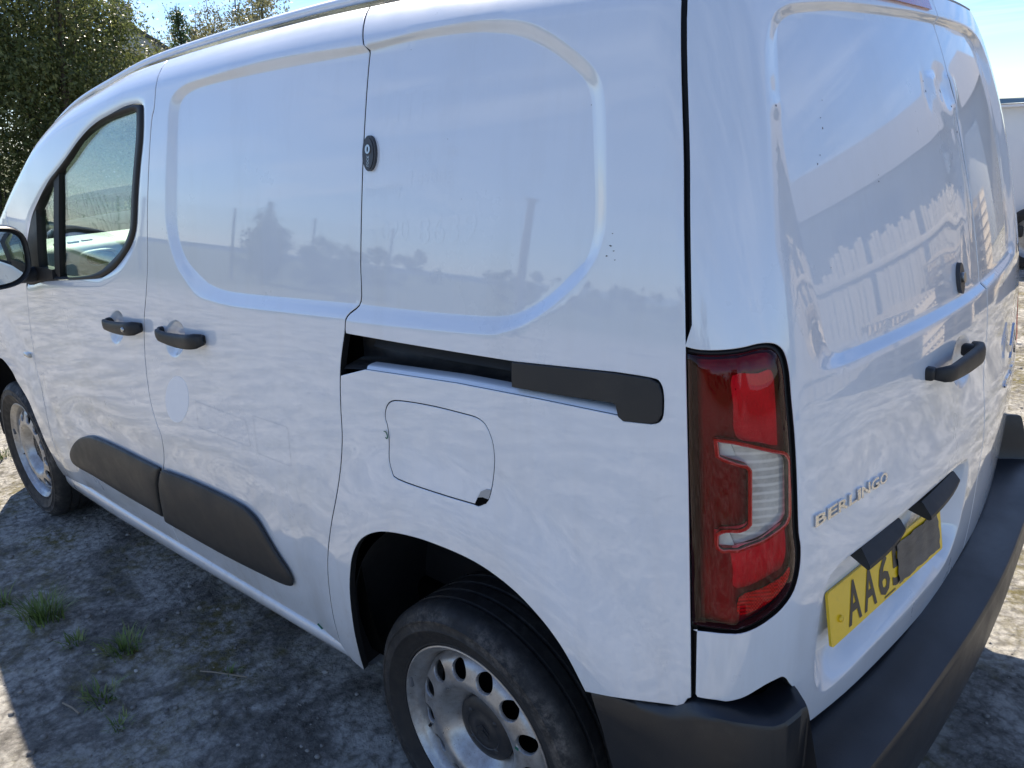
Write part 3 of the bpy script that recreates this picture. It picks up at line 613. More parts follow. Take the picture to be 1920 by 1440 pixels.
# fuel flap and its thumb notch
cut = catmull(A('flap_cut'), closed=True, n=3)
ff_ = panel('fuel_flap', 's', inset(flap, .0022), PAINT, VAN, disp=bulge_r, h=.012, gap=.001, off=-.0005)
solid_from_loop('fuel_flap_back', inset(flap, -.012), lambda P: sp(P, -.022) , lambda P: sp(P, -.03), DARK, ff_)
def cutp(o): return lambda P: side_pt(P[:, 0], P[:, 1], o + bulge_r(P))
nl = np.array([(-.1285, .931), (-.124, .922), (-.107, .9145), (-.0965, .9135), (-.103, .928), (-.115, .9315)]); nu = np.array([(-.1350, .951), (-.1295, .932), (-.115, .9325), (-.104, .929), (-.1105, .942), (-.124, .950)])
solid_from_loop('thumb_notch', resample(nl, .006), cutp(.0010), cutp(-.004), DARK, ff_); solid_from_loop('notch_lip', resample(nu, .006), cutp(.0012), cutp(-.002), mat('notch_grey', (.36, .36, .36), .4), ff_)
# --- rail slot: channel, lower lip and black end cover
ch = A('slot')[1:-1]; nT = 15
xs = np.linspace(.285, -.474, 40)
top = np.interp(xs, A('slot')[:8][::-1, 0], A('slot')[:8][::-1, 1]); lo_ = A('slot')[10:]; bot = np.interp(xs, lo_[:, 0], lo_[:, 1])
rows = [(top + .006, -.008), (top + .004, -.014), (top - .002, -.058), (bot + .012, -.060), (bot + .006, -.030), (bot + .003, -.014), (bot - .003, -.005)]
v = np.concatenate([sp(np.stack([xs, z], -1), o) for z, o in rows]); n = len(xs)
f = [(k*n + i, k*n + i + 1, (k+1)*n + i + 1, (k+1)*n + i) for k in range(len(rows) - 1) for i in range(n - 1)]
chan = mesh_obj('door_rail_channel', v, f, SLOTM, VAN, smooth=True)
rows = [(bot + .0075, -.030), (bot + .0065, -.014), (bot + .004, -.0075), (bot - .002, -.0045)]
m_ = slice(4, 37); v = np.concatenate([sp(np.stack([xs[m_], z[m_]], -1), o) for z, o in rows]); n = len(xs[m_])
f = [(k*n + i, k*n + i + 1, (k+1)*n + i + 1, (k+1)*n + i) for k in range(3) for i in range(n - 1)]
mesh_obj('rail_lower_lip', v, f, PAINT, chan, smooth=True)
v = np.concatenate([sp(np.stack([xs[3:34], z[3:34]], -1), o) for z, o in [(top - .012, -.05), (top - .030, -.040), (top - .034, -.052)]]); n = 31
mesh_obj('guide_rail', v, [(k*n + i, k*n + i + 1, (k+1)*n + i + 1, (k+1)*n + i) for k in range(2) for i in range(n - 1)], BLACKP, chan)
cov = catmull(A('cover'), closed=True, n=3)
cov = np.array(resample(A('cover'), .008)); panel('rail_end_cover', 's', cov, BLACKP, VAN, gap=.0015, off=.0030, flange=.02, h=.012, round_=.002)
# --- sliding door
d1, gl1 = recess(catmull(A('r1_out'), n=4), catmull(A('r1_in'), n=4), .013)
dc, gc = dish(A('cup_s'), .016)
xb = np.linspace(.462, 1.376, 24); botline = np.array([(x, sill_z(x) + .003) for x in xb])
spoly = np.vstack([g_slide[::-1], roofline(.262, 1.098)[1:-1], g_b, botline[::-1]])
sdoor = panel('sliding_door', 's', spoly, PAINT, VAN, disp=sum_disp([d1, dc, scallop, bulge_r]), guides=gl1 + gc, h=.012)
# --- front door with window opening
dcf, gcf = dish(A('cup_f'), .016)
xf = np.linspace(1.376, 2.36, 20); botf = np.array([(x, sill_z(x) + .003) for x in xf])
win_out = catmull(A('win_out'), closed=True, n=4)
win_out = ccw(win_out)
fpoly = np.vstack([g_b[::-1], roofline(1.098, 2.33)[1:], [(2.345, 1.40), (2.30, 1.22), (2.235, 1.155)], g_a, botf[::-1][1:-1]])
def winlip(P):      # pressed rim round the window
    d = pdist(P, uniform(win_out, 120)); t = np.clip(1 - d / .030, 0, 1); return -.006 * t * t
fdoor = panel('front_door', 's', fpoly, PAINT, VAN, holes=[win_out], disp=sum_disp([dcf, scallop, bulge_f, winlip]), guides=gcf + [inset(win_out, -.012), inset(win_out, -.030)], h=.012)
# --- front wing, sill, apron
wpoly = np.vstack([g_a[::-1], [(2.235, 1.155), (2.30, 1.22), (2.345, 1.395)], roofline(2.36, 3.40)[1:], [(3.45, .9), (3.45, .55), (3.30, .30), (3.16, .26)], arch_full[::-1], [(2.42, sill_z(2.42))]])
panel('front_wing', 's', wpoly, PAINT, VAN, disp=bulge_f, h=.03)
rep = SP(2.35, .823, .006); bb = box_bm(*rep, .055, .014, .018, bev=.006, seg=3); bm_obj('side_repeater', bb, mat('repeater_lens', (.55, .5, .42), .12, coat=1.0), VAN)
xs = np.linspace(.405, 2.47, 60); rows = []
for du, dy in ((.004, -.006), (.001, .003), (-.008, .0075), (-.020, .006), (-.036, -.004), (-.050, -.018), (-.058, -.045), (-.060, -.14)):
    hgt = (.070 + .034 * np.clip((xs - .4) / 2.0, 0, 1)) / .060; z = np.array([sill_z(x) for x in xs]) + du * np.where(du < 0, hgt, 1); rows.append(np.stack([xs, np.array([SP(x, sill_z(x), 0)[1] for x in xs]) + dy, z], -1))
n = len(xs); mesh_obj('sill', np.concatenate(rows), [(k*n + i, k*n + i + 1, (k+1)*n + i + 1, (k+1)*n + i) for k in range(len(rows) - 1) for i in range(n - 1)], PAINT, VAN, smooth=True)
# --- door mouldings
def moulding(name, loop, parent):
    o = uniform(ccw(loop), 150)
    def f(P):
        ins = pip(P, o); d = pdist(P, o); t = np.clip(d / .050, 0, 1); t2 = np.clip(d / .008, 0, 1)
        zc = np.clip((P[:, 1] - .40) / .24, 0, 1)
        return np.where(ins, .004 + .006 * np.sqrt(np.maximum(1 - (1 - t2) ** 2, 0)) + .008 * np.sqrt(np.maximum(1 - (1 - t) ** 2, 0)), .004) + scallop(P)
    return panel(name, 's', o, BLACKP, parent, disp=f, gap=.001, h=.012, flange=.016, guides=[inset(o, .004), inset(o, .009), inset(o, .025), inset(o, .05)])
def round_loop(p, n=4): return catmull(p, closed=True, n=n)
cf = np.vstack([catmull(A('clad_f')[9:].tolist() + A('clad_f')[:8].tolist(), n=3), catmull(A('clad_f')[7:10], n=3)[1:-1]])
moulding('door_moulding', cf, fdoor)
cr_ = np.vstack([catmull(A('clad_r')[:13], n=3), catmull(np.vstack([A('clad_r')[12:], A('clad_r')[:1]]), n=3)[1:-1]])
moulding('door_moulding', cr_, sdoor)
# --- pull handles
def pull(name, P3, nrm, parent, rr=.0125, lock=False):
    P3 = [Vector(q) for q in P3]; nrm = Vector(nrm); n = 15; path = []; sect = []
    a, b, c = P3
    for i in range(n):
        t = i / (n - 1); q = a * (1-t)**2 + (b * 2 - (a + c) * .5) * 2 * t * (1-t) + c * t * t
        e = min(1, min(t, 1 - t) / .16); dip = (1 - (1 - e) ** 2)
        q = q - nrm * .020 * (1 - dip); path.append(q)
        h = .0140 + .0060 * (t if not lock else t) ** 1.2 + .002 * math.sin(math.pi * t); w = .0075 + .003 * t
        ends = .72 + .28 * min(1, min(t, 1 - t) / .05)
        sect.append([(w * ends * math.copysign(abs(math.cos(p)) ** .7, math.cos(p)), h * ends * math.copysign(abs(math.sin(p)) ** .7, math.sin(p))) for p in [2 * math.pi * k / 14 for k in range(14)]])
    v, f = sweep(path, sect)
    o = mesh_obj(name, v, f, BLACKP, parent, smooth=True)
    for t_ in (.04, .95):
        i = int(t_ * (n - 1)); q = path[i] - nrm * .014
        box('handle_foot', (q.x, q.y, q.z), (.020 + .004 * abs(nrm.x), .034, .024) if abs(nrm.y) > .5 else (.034, .022, .024), BLACKP, o, bev=.006, seg=3)
    if lock:
        q = path[int(.80 * (n-1))] + nrm * .011; v, f = lathe([(0, .003), (.006, .003), (.0075, 0), (.0075, -.006)], 20)
        mesh_obj('key_lock', [Vector(p) + q for p in v], f, STEEL, o, smooth=True)
    return o
pull('door_handle', [SP(x, z, .030) for x, z in A('hand_f')], (0, 1, 0), fdoor, lock=True)
pull('door_handle', [SP(x, z, .030) for x, z in A('hand_s')], (0, 1, 0), sdoor)
# --- deadlock on the quarter panel
lk = uniform(catmull(A('lock'), closed=True, n=2), 40)
lpos = lambda o: (lambda P: side_pt(P[:, 0], P[:, 1], o + d2(P)))
lock = solid_from_loop('deadlock', lk, lpos(.006), lpos(-.004), LOCKM, VAN)
solid_from_loop('bezel', inset(lk, .004), lpos(.0075), lpos(.004), LOCKM, lock)
lc = A('lockc')[0] - [.006, 0]; cc = np.array([(lc[0] + .0075 * math.cos(a), lc[1] + .0085 * math.sin(a)) for a in np.linspace(0, 2*math.pi, 20, endpoint=False)])
solid_from_loop('cylinder', cc, lpos(.0095), lpos(.005), STEEL, lock)
kh = np.array([(lc[0] + .0016 * math.cos(a), lc[1] + .005 * math.sin(a)) for a in np.linspace(0, 2*math.pi, 10, endpoint=False)]); solid_from_loop('keyway', kh, lpos(.0099), lpos(.008), DARK, lock)
v, f = text_verts('LOCK', .0095); v = v - v.mean(0); P2 = np.stack([lc[0] + v[:, 1], lc[1] - .021 + v[:, 0] * .8], -1); P2[:, 0] = 2 * lc[0] - P2[:, 0]
mesh_obj('lettering', lpos(.0079)(P2), f, STEEL, lock)
# --- ghost of removed sign writing, sticker patches, marks
def ghost(s, x0, z0, x1, hgt, parent, mt, slope=.10, off=.00025):
    v, f = text_verts(s, 1.0); v[:, :2] -= v[:, :2].min(0); w, hh = v[:, 0].max(), v[:, 1].max(); X = x0 + (x1 - x0) * v[:, 0] / w
    P = np.stack([X, z0 + slope * (x0 - X) + v[:, 1] / hh * hgt], -1)
    q_ = lambda Q: side_pt(Q[:, 0], Q[:, 1], off + d2(Q)); e_ = 1e-3; n_ = np.cross(q_(P + [0, e_]) - q_(P - [0, e_]), q_(P + [e_, 0]) - q_(P - [e_, 0])); n_ /= np.linalg.norm(n_, axis=1)[:, None]; n_[n_[:, 1] < 0] *= -1
    return mesh_obj('ghost_lettering', q_(P), f, mt, parent, normals=n_)
def paint_variant(name, k, cr_):
    m = PAINT.copy(); m.name = name; nt = m.node_tree
    for n_ in nt.nodes:
        if n_.type == 'MIX':
            c_ = n_.inputs[6].default_value
            if abs(c_[0] - .72) < .01: n_.inputs[6].default_value = (c_[0] * k, c_[1] * k, c_[2] * k, 1)
    b_ = nt.nodes['Principled BSDF']
    for l_ in list(nt.links):
        if l_.to_socket == b_.inputs['Coat Roughness']: nt.links.remove(l_)
    b_.inputs['Coat Roughness'].default_value = cr_
    return m
GH = paint_variant('sign_ghost', 1.022, .032); GH2 = paint_variant('sign_ghost_dim', 1.012, .028)
ghost('Existing', .168, 1.512, .03, .034, quarter, GH2); ghost('for', -.01, 1.530, -.040, .020, quarter, GH2)
ghost('Integrity', .212, 1.448, .105, .036, quarter, GH2); ghost('Testing', .092, 1.470, -.026, .040, quarter, GH)
ghost('020', .165, 1.376, .085, .040, quarter, GH2); ghost('8639', .062, 1.376, -.088, .050, quarter, GH)
for s_, xx, ww_ in (('I', .165, .012), ('1', .138, .016), ('T', .108, .030), ('F', .066, .028), ('I', .014, .011), ('I', -.040, .011), ('D', -.092, .03)): ghost(s_, xx, 1.592 + (.168 - xx) * .06, xx - ww_, .050, quarter, GH2 if s_ in 'ID1' else GH)
dpos = lambda o: (lambda P: side_pt(P[:, 0], P[:, 1], o + scallop(P) + bulge_r(P)))
solid_from_loop('round_clean_patch', uniform(A('disc'), 40), dpos(.0006), dpos(-.001), CLEAN, sdoor)
def line_marks(name, loop, w, mt, parent, pf):
    o = ccw(np.array(loop)); i = inset(o, w); n = len(o); o = resample(o, .03); i = resample(i, .03)
    m = min(len(o), len(i)); o = uniform(o, 48); i = uniform(i, 48); k = np.argmin(np.hypot(*(i - o[0]).T)); i = np.roll(i, -k, 0)
    V = np.concatenate([pf(o), pf(i)]); return mesh_obj(name, V, [(a, (a+1) % 48, 48 + (a+1) % 48, 48 + a) for a in range(48)], mt, parent)
EDGE = paint_variant('sticker_edge', .86, .10)
line_marks('sticker_outline', A('st1'), .0011, EDGE, sdoor, dpos(.0006)); line_marks('sticker_outline', A('st2'), .0011, EDGE, sdoor, dpos(.0006))
th = np.linspace(.3, 5.4, 12); sq = [side_pt(np.array([.150 + .006 * math.cos(a) * (1 - .1*a)]), np.array([1.000 - .0022 * a + .004 * math.sin(a * 1.2)]), np.array([.003]) + bulge_r(np.array([[.15, 1.0]])))[0] for a in th]
bm_obj('green_paint_dab', tube_bm(sq, .0012, 6), GREENP, quarter)
q0 = [SP(.545, .345 + .003 * k, .004 + .0005 * k) + np.array([.002 * k, 0, 0]) for k in range(6)]; bm_obj('green_paint_dab', tube_bm(q0, .0022, 6), GREENP, sdoor)
# chips and scratches on the quarter panel
for (x, z, s_) in ((-.372, 1.40, 1.0), (-.378, 1.393, .7), (-.366, 1.385, .8), (-.374, 1.418, .5), (-.381, 1.38, .5), (-.31, 1.60, .5), (.1, 1.715, .4), (-.05, 1.46, .3), (-.01, 1.56, .3)):
    a = RNG.uniform(0, 6.3); s_ *= .55; L = np.array([(x + .004 * s_ * math.cos(t_ + a) * (1 + .5 * math.sin(3 * t_)), z + .002 * s_ * math.sin(t_ + a) * (1 + .4 * math.cos(2*t_))) for t_ in np.linspace(0, 2*math.pi, 9, endpoint=False)])
    solid_from_loop('paint_chip', L, lpos(.0005), lpos(-.001), CHIP, quarter)
# --- front door window: seal, divider, glass, sail panel
wo = uniform(win_out, 160)
wi_all = np.vstack([A('win_in')[:5], A('qtr_in')[:5], A('win_in')[6:]]); wi_all = ccw(catmull(wi_all, closed=True, n=4)); wi = uniform(wi_all, 160); k = np.argmin(np.hypot(*(wi - wo[0]).T)); wi = np.roll(wi, -k, 0)
def ringmesh(name, loops, mt, parent):
    n = len(loops[0]); V = np.concatenate(loops); return mesh_obj(name, V, [(r*n + i, r*n + (i+1) % n, (r+1)*n + (i+1) % n, (r+1)*n + i) for r in range(len(loops) - 1) for i in range(n)], mt, parent, smooth=True)
ringmesh('window_seal', [sp(wo, -.020), sp(wo, -.004), sp(wo + (wi - wo) * .25, .0005), sp(wo + (wi - wo) * .55, -.003), sp(wo + (wi - wo) * .9, -.006), sp(wi, -.016), sp(wi, -.03)], RUBBER_GAPSHADE, fdoor)
gl = solid_from_loop('door_glass', inset(wi_all, -.006), lambda P: sp(P, -.016), lambda P: sp(P, -.0195), GLASS, fdoor)
gl.data.materials[0] = GLASS
dv = [(1.772, 1.545), (1.822, 1.525), (1.905, 1.18), (1.862, 1.16)]
solid_from_loop('window_divider', resample(np.array(dv), .02), lambda P: sp(P, -.008), lambda P: sp(P, -.03), RUBBER_GAPSHADE, fdoor)
sail = [(2.00, 1.385), (2.06, 1.345), (2.10, 1.30), (2.20, 1.135), (2.04, 1.14), (1.91, 1.155), (1.905, 1.19), (2.035, 1.19)]
solid_from_loop('mirror_sail', resample(np.array(sail), .02), lambda P: sp(P, .000), lambda P: sp(P, -.03), BLACKP, fdoor)
# --- door mirror
mr = setp(empty('door_mirror'), ); mr.parent = VAN
def mloop(cy, cz, hw, hh, p=3.2, n=32, sk=0.0):
    L = []
    for a in np.linspace(0, 2*math.pi, n, endpoint=False):
        c, s = math.cos(a), math.sin(a); L.append((cy + hw * math.copysign(abs(c) ** (2/p), c) + sk * s, cz + hh * math.copysign(abs(s) ** (2/p), s)))
    return L
def mloft(name, rings, mt, caps=(True, True)):
    n = len(rings[0][1]); V = [(x, y, z) for x, L in rings for y, z in L]; Fc = [(r*n + i, r*n + (i+1) % n, (r+1)*n + (i+1) % n, (r+1)*n + i) for r in range(len(rings)-1) for i in range(n)]
    if caps[0]: Fc.append(tuple(range(n))[::-1])
    if caps[1]: Fc.append(tuple((len(rings)-1)*n + i for i in range(n)))
    o = mesh_obj(name, V, Fc, mt, mr, smooth=True); o.data.set_sharp_from_angle(angle=math.radians(40)); return o
MC = (1.045, 1.235)
mloft('housing', [(2.045, mloop(*MC, .112, .092, sk=-.012)), (2.030, mloop(*MC, .122, .100, sk=-.012)), (2.036, mloop(*MC, .126, .104, sk=-.012)), (2.075, mloop(*MC, .130, .106, sk=-.012)), (2.10, mloop(*MC, .129, .105, sk=-.012))], BLACKP)
mloft('cap', [(2.08, mloop(MC[0], MC[1] + .004, .1315, .106, sk=-.012)), (2.13, mloop(MC[0], MC[1], .126, .100, sk=-.012)), (2.18, mloop(MC[0] - .01, MC[1], .105, .085, sk=-.012)), (2.205, mloop(MC[0] - .01, MC[1], .07, .06))], PAINT)
mloft('glass', [(2.038, mloop(*MC, .108, .088, sk=-.012)), (2.0375, mloop(*MC, .107, .087, sk=-.012))], MIRR, caps=(False, True))
bm_obj('arm', tube_bm([(2.09, .86, 1.165), (2.09, .92, 1.158), (2.085, .98, 1.165)], [.030, .026, .028], 12), BLACKP, mr)
# --- roof, windscreen, bonnet, front, right side, dark backing behind the gaps
def loft_top(name, x0, x1, nx, mt, crown, d=.010, ny=15, back=False):
    xs = np.linspace(x0, x1, nx); V = []
    for i, x in enumerate(xs):
        ye = float(SP(x, ztop(x, d))[1]) if x > -.42 else None
        for t_ in np.linspace(-1, 1, ny):
            s_ = abs(t_); ye_ = ye; y = YC + (ye_ - YC) * t_; z = ztop(x, d) + (crown * (1 - s_ ** 2.2)) + d * (1 - s_ ** 12)
            V.append((x, y, z))
    Fc = [(i*ny + j, i*ny + j + 1, (i+1)*ny + j + 1, (i+1)*ny + j) for i in range(nx - 1) for j in range(ny - 1)]
    return mesh_obj(name, V, Fc, mt, VAN, smooth=True)
rf = loft_top('roof', -.41, 1.62, 40, PAINT, .022)
loft_top('windscreen', 1.63, 2.72, 24, WSCREEN, .05)
loft_top('bonnet', 2.73, 3.55, 14, PAINT, .05)
xs = np.linspace(-.40, 2.62, 70); pth = [(x, float(SP(x, ztop(x, .005))[1]) - .006, float(f_top(x)) + .003) for x in xs]
bm_obj('roof_edge_strip', tube_bm(pth, .0105, 10), PAINT, VAN)
ux = np.linspace(.78, -.66, 33); V = []
for z, k in ((1.792, 0), (1.812, .03), (1.835, .10), (1.845, .20)):
    for u in ux:
        q = rear_pt(np.array([u]), np.array([1.79]), np.array([.0]))[0]; V.append((q[0] + k, YC + (q[1] - YC) * (1 - .25 * k), z + (.012 if k > .05 else 0) * (1 - (u / .8) ** 2)))
n = len(ux); mesh_obj('roof_header', V, [(r*n + i, r*n + i + 1, (r+1)*n + i + 1, (r+1)*n + i) for r in range(3) for i in range(n-1)], PAINT, VAN, smooth=True)
V = []; ys = np.linspace(-.68, .68, 15)
for x, z, k in ((3.55, 1.0, 1.0), (3.62, .92, 1.0), (3.68, .75, 1.02), (3.70, .55, 1.03), (3.66, .35, 1.03), (3.55, .22, 1.0)):
    for y in ys: V.append((x - .20 * abs(y / .68) ** 3, YC + y * 1.0 * k, z))
n = len(ys); mesh_obj('front_end', V, [(r*n + i, r*n + i + 1, (r+1)*n + i + 1, (r+1)*n + i) for r in range(5) for i in range(n-1)], BLACKP, VAN, smooth=True)
# right flank: one pressing, cut for arches and cab window
rarch = lambda cx: [(cx + .375 * math.cos(a), .37 + .375 * math.sin(a)) for a in np.linspace(math.radians(-12), math.radians(192), 30)]
rpoly = np.vstack([[(-.54, .70)], [(-.40, .60), (-.36, .30)], rarch(0)[::-1], [(.5, .30), (2.3, .27)], rarch(2.785)[::-1], [(3.3, .30), (3.45, .55), (3.45, .9)], roofline(3.40, -.41)])
rf_ = panel('right_flank', 's', rpoly, PAINT, VAN, holes=[win_out], h=.05, mirror=True, flange=.01)
g2 = solid_from_loop('right_door_glass', inset(wi_all, -.02), lambda P: sp(P, -.006) * [1, -1, 1] + [0, 2 * YC, 0], lambda P: sp(P, -.010) * [1, -1, 1] + [0, 2 * YC, 0], GLASS, VAN)
def lining(name, x0, x1, z0, z1, off, nx=24, nz=16, sgn=1):  # black sheets added just inside the skin so the panel gaps read dark
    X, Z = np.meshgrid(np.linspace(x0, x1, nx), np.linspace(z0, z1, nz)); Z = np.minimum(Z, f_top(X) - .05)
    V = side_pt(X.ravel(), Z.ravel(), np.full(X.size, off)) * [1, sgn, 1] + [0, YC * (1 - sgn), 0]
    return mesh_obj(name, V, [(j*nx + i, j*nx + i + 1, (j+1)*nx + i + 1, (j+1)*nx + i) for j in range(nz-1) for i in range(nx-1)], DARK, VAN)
lining('gap_shade_backing', .36, 1.16, .31, 1.82, -.045); lining('gap_shade_backing', 1.16, 2.42, .28, 1.10, -.045); lining('gap_shade_backing', -.50, .36, .83, 1.82, -.075); lining('gap_shade_backing', .36, 2.42, .30, 1.10, -.03, sgn=-1)
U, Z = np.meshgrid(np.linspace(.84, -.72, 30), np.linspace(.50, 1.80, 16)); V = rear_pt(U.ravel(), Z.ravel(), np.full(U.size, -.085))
mesh_obj('gap_shade_backing', V, [(j*30 + i, j*30 + i + 1, (j+1)*30 + i + 1, (j+1)*30 + i) for j in range(15) for i in range(29)], DARK, VAN)
box('bulkhead', (1.10, YC, .98), (.02, 1.34, 1.36), DARK, VAN, bev=0)
box('underbody', (1.45, YC, .34), (3.9, 1.16, .16), DARK, VAN, bev=.02)
bm_obj('axle_beam', tube_bm([(0, -.60, .28), (0, .75, .28)], .035, 10), DARK, VAN)
bm_obj('exhaust_box', box_bm(-.40, -.25, .30, .30, .45, .14, bev=.04, seg=3), mat('exhaust_steel', (.10, .09, .085), .6, metal=.6), VAN)
# wheel-arch liners
def liner(cx, sgn, loop=None):
    V = []; ang = np.linspace(math.radians(-14), math.radians(194), 40)
    for y in (.875, .80, .62):
        for a in ang:
            if loop is not None and sgn > 0:
                pass
            r = .400 + (.03 if y < .85 else .015); V.append((cx + r * math.cos(a), YC + sgn * (y - YC), .385 + r * math.sin(a)))
    n = 40; o = mesh_obj('arch_liner', V, [(k*n + i, k*n + i + 1, (k+1)*n + i + 1, (k+1)*n + i) for k in range(2) for i in range(n-1)], BLACKP, VAN, smooth=True)
    V = [(cx + .43 * math.cos(a), YC + sgn * (.62 - YC), .385 + .43 * math.sin(a)) for a in ang]; mesh_obj('arch_liner_back', V, [tuple(range(40))], BLACKP, o)
for cx in (0, 2.785):
    for s_ in (1, -1): liner(cx, s_)
# arch lip: folded edge of the wing round the opening
def lip(pts, name, dfun):
    P = np.array(pts); V = np.concatenate([side_pt(P[:, 0], P[:, 1], o + dfun(P)) for o in (-.012, -.03)]); n = len(P)
    c = np.array([P[:, 0].mean(), .36]); dirn = (P - c) / np.linalg.norm(P - c, axis=1)[:, None]
    V[n:, 0] -= 0; V[n:, 2] -= 0; V[:, [0, 2]] += np.vstack([-dirn * .002, dirn * .006]); mesh_obj(name, V, [(i, i+1, n+i+1, n+i) for i in range(n-1)], PAINT, VAN, smooth=True)
PLATE = (-.687, .419, .7525, .114, .207, .103, .89)
# ---------------------------------------------------------------- van, rear end
def xz_to_u(P):
    q = sp(np.array(P)); return np.stack([np.pi - np.arctan2(q[:, 1], q[:, 0] - UC), q[:, 1] * 0 + q[:, 2]], -1)
gap_u = xz_to_u(catmull(A('g_tail'), n=5)); SPL = -.045
lightL = A('light'); lo_out = np.vstack([catmull(lightL[:24], n=3)])
lnotch = inset(np.vstack([lo_out, [(.834, .99), (.836, 1.13)]]), -.0055); kk = ccw(np.vstack([lo_out, [(.834, .99), (.836, 1.13)]]))
if area2(np.vstack([lo_out, [(.834, .99), (.836, 1.13)]])) < 0: lnotch = lnotch[::-1]
lnotch = lnotch[:len(lo_out)]
gup = gap_u[gap_u[:, 1] > 1.272]                                  # from the top of the gap downwards
UCN = .080     # u of the body centre line
half_o = np.array([(UCN, 1.201), (.155, 1.201), (.436, 1.205), (.59, 1.208), (.645, 1.212), (.672, 1.230), (.695, 1.291), (.713, 1.351), (.725, 1.393), (.728, 1.470), (.725, 1.546), (.720, 1.617), (.709, 1.674), (.686, 1.709), (.662, 1.721), (.624, 1.729), (.482, 1.739), (.214, 1.743), (UCN, 1.744)])
half_i = np.array([(UCN, 1.214), (.108, 1.214), (.412, 1.218), (.58, 1.221), (.606, 1.223), (.624, 1.232), (.633, 1.253), (.641, 1.300), (.653, 1.341), (.676, 1.437), (.685, 1.504), (.687, 1.557), (.679, 1.649), (.673, 1.682), (.668, 1.695), (.652, 1.706), (.626, 1.714), (.566, 1.721), (.468, 1.727), (.2, 1.730), (UCN, 1.730)])
mir = lambda h: np.vstack([h, (h * [-1, 1] + [2 * UCN, 0])[::-1][1:-1]])
dR, glR = recess(catmull(mir(half_o), closed=True, n=3), catmull(mir(half_i), closed=True, n=3), .014, n=260)
dcr, gcr = dish(A('cup_r'), .018)
# plate pocket
pk_o = np.array([(.650, .82), (.640, .872), (.620, .888), (.568, .893), (.32, .889), (.13, .878), (.080, .862), (.062, .81), (.075, .71), (.14, .645), (.27, .645), (.47, .650), (.60, .645), (.638, .668), (.652, .73)])
pk_i = np.array([(.624, .81), (.620, .842), (.603, .853), (.565, .856), (.32, .855), (.155, .848), (.122, .838), (.112, .79), (.118, .715), (.155, .685), (.27, .680), (.47, .684), (.58, .684), (.612, .698), (.622, .74)])
dP, glP = recess(catmull(pk_o, closed=True, n=3), catmull(pk_i, closed=True, n=3), .044, n=160)
def dents(P):
    u, z = P[:, 0], P[:, 1]; r = np.hypot((u - .02) / 1.5, z - 1.612)
    d = -.0065 * np.exp(-(r / .030) ** 2) + .0035 * np.exp(-((r - .055) / .016) ** 2) * (z < 1.63) - .003 * np.exp(-((u - .155) / .014) ** 2 - ((z - 1.60) / .030) ** 2)
    d = d - .0035 * np.exp(-((u + .03) / .02) ** 2 - ((z - 1.50) / .09) ** 2) + .0025 * np.exp(-((u - .01) / .022) ** 2 - ((z - 1.42) / .12) ** 2)
    d = d + .0005 * np.sin(u * 31 + 2 * np.sin(z * 14)) * np.exp(-((u - .05) / .12) ** 2) * np.exp(-((z - 1.38) / .18) ** 2)
    return d + .0025 * np.exp(-((u - .70) / .012) ** 2 - ((z - 1.585) / .012) ** 2)
def lower_form(P):    # lower half of the doors: a gentle shelf that turns the reflection over towards the plate
    z = P[:, 1]; u = P[:, 0]
    return -.006 * np.exp(-((z - 1.02) / .075) ** 2) * np.clip((.66 - np.abs(u)) / .12, 0, 1)
dlo = A('d_left_lo'); dlo_s = np.vstack([dlo[:3], catmull(dlo[3:17], n=3), catmull(dlo[16:20], n=3)[1:], [(SPL, .586)]])
dpolyL = np.vstack([[(SPL, 1.79)], [(gup[0, 0] - .006, 1.79)], gup - [.003, 0], lnotch, dlo_s])
RD = sum_disp([dR, dcr, dP, dents, lower_form])
rdoorL = panel('rear_door', 'r', dpolyL, PAINT, VAN, disp=RD, guides=glR + gcr + glP, h=.012, gap=.0035)
setp(rdoorL, 'wider left rear door with plate, badge and handle')
def mirror_u(P):
    q = rp(np.array(P)); return np.stack([np.pi - np.mod(np.arctan2(2 * YC - q[:, 1], q[:, 0] - UC), 2 * np.pi), q[:, 2]], -1)
mirR = mirror_u(dpolyL); mirR = mirR[mirR[:, 0] < -.12]
dpolyR = np.vstack([[(SPL, 1.79)], mirR, [(-.07, .586)], [(SPL, .586)]])
rdoorR = panel('rear_door', 'r', dpolyR, PAINT, VAN, disp=sum_disp([dR, dents, lower_form]), guides=glR, h=.014, gap=.0035)
setp(rdoorR, 'narrower right rear door with chrome emblem')
# black weather strip showing along the split and the tail gap
def strip(pts, off, w, mt, name, parent):
    P = np.array(pts); V = np.concatenate([rp(P + [w, 0], off), rp(P - [w, 0], off)]); n = len(P)
    return mesh_obj(name, V, [(i, i+1, n+i+1, n+i) for i in range(n-1)], mt, parent)
strip([(gap_u[0, 0] - .003, 1.79)] + [(u - .001, z) for u, z in gap_u], -.012, .012, RUBBER_GAPSHADE, 'weather_strip', VAN)
strip([(SPL, z) for z in np.linspace(1.79, .59, 30)], -.028, .012, RUBBER_GAPSHADE, 'weather_strip', VAN)
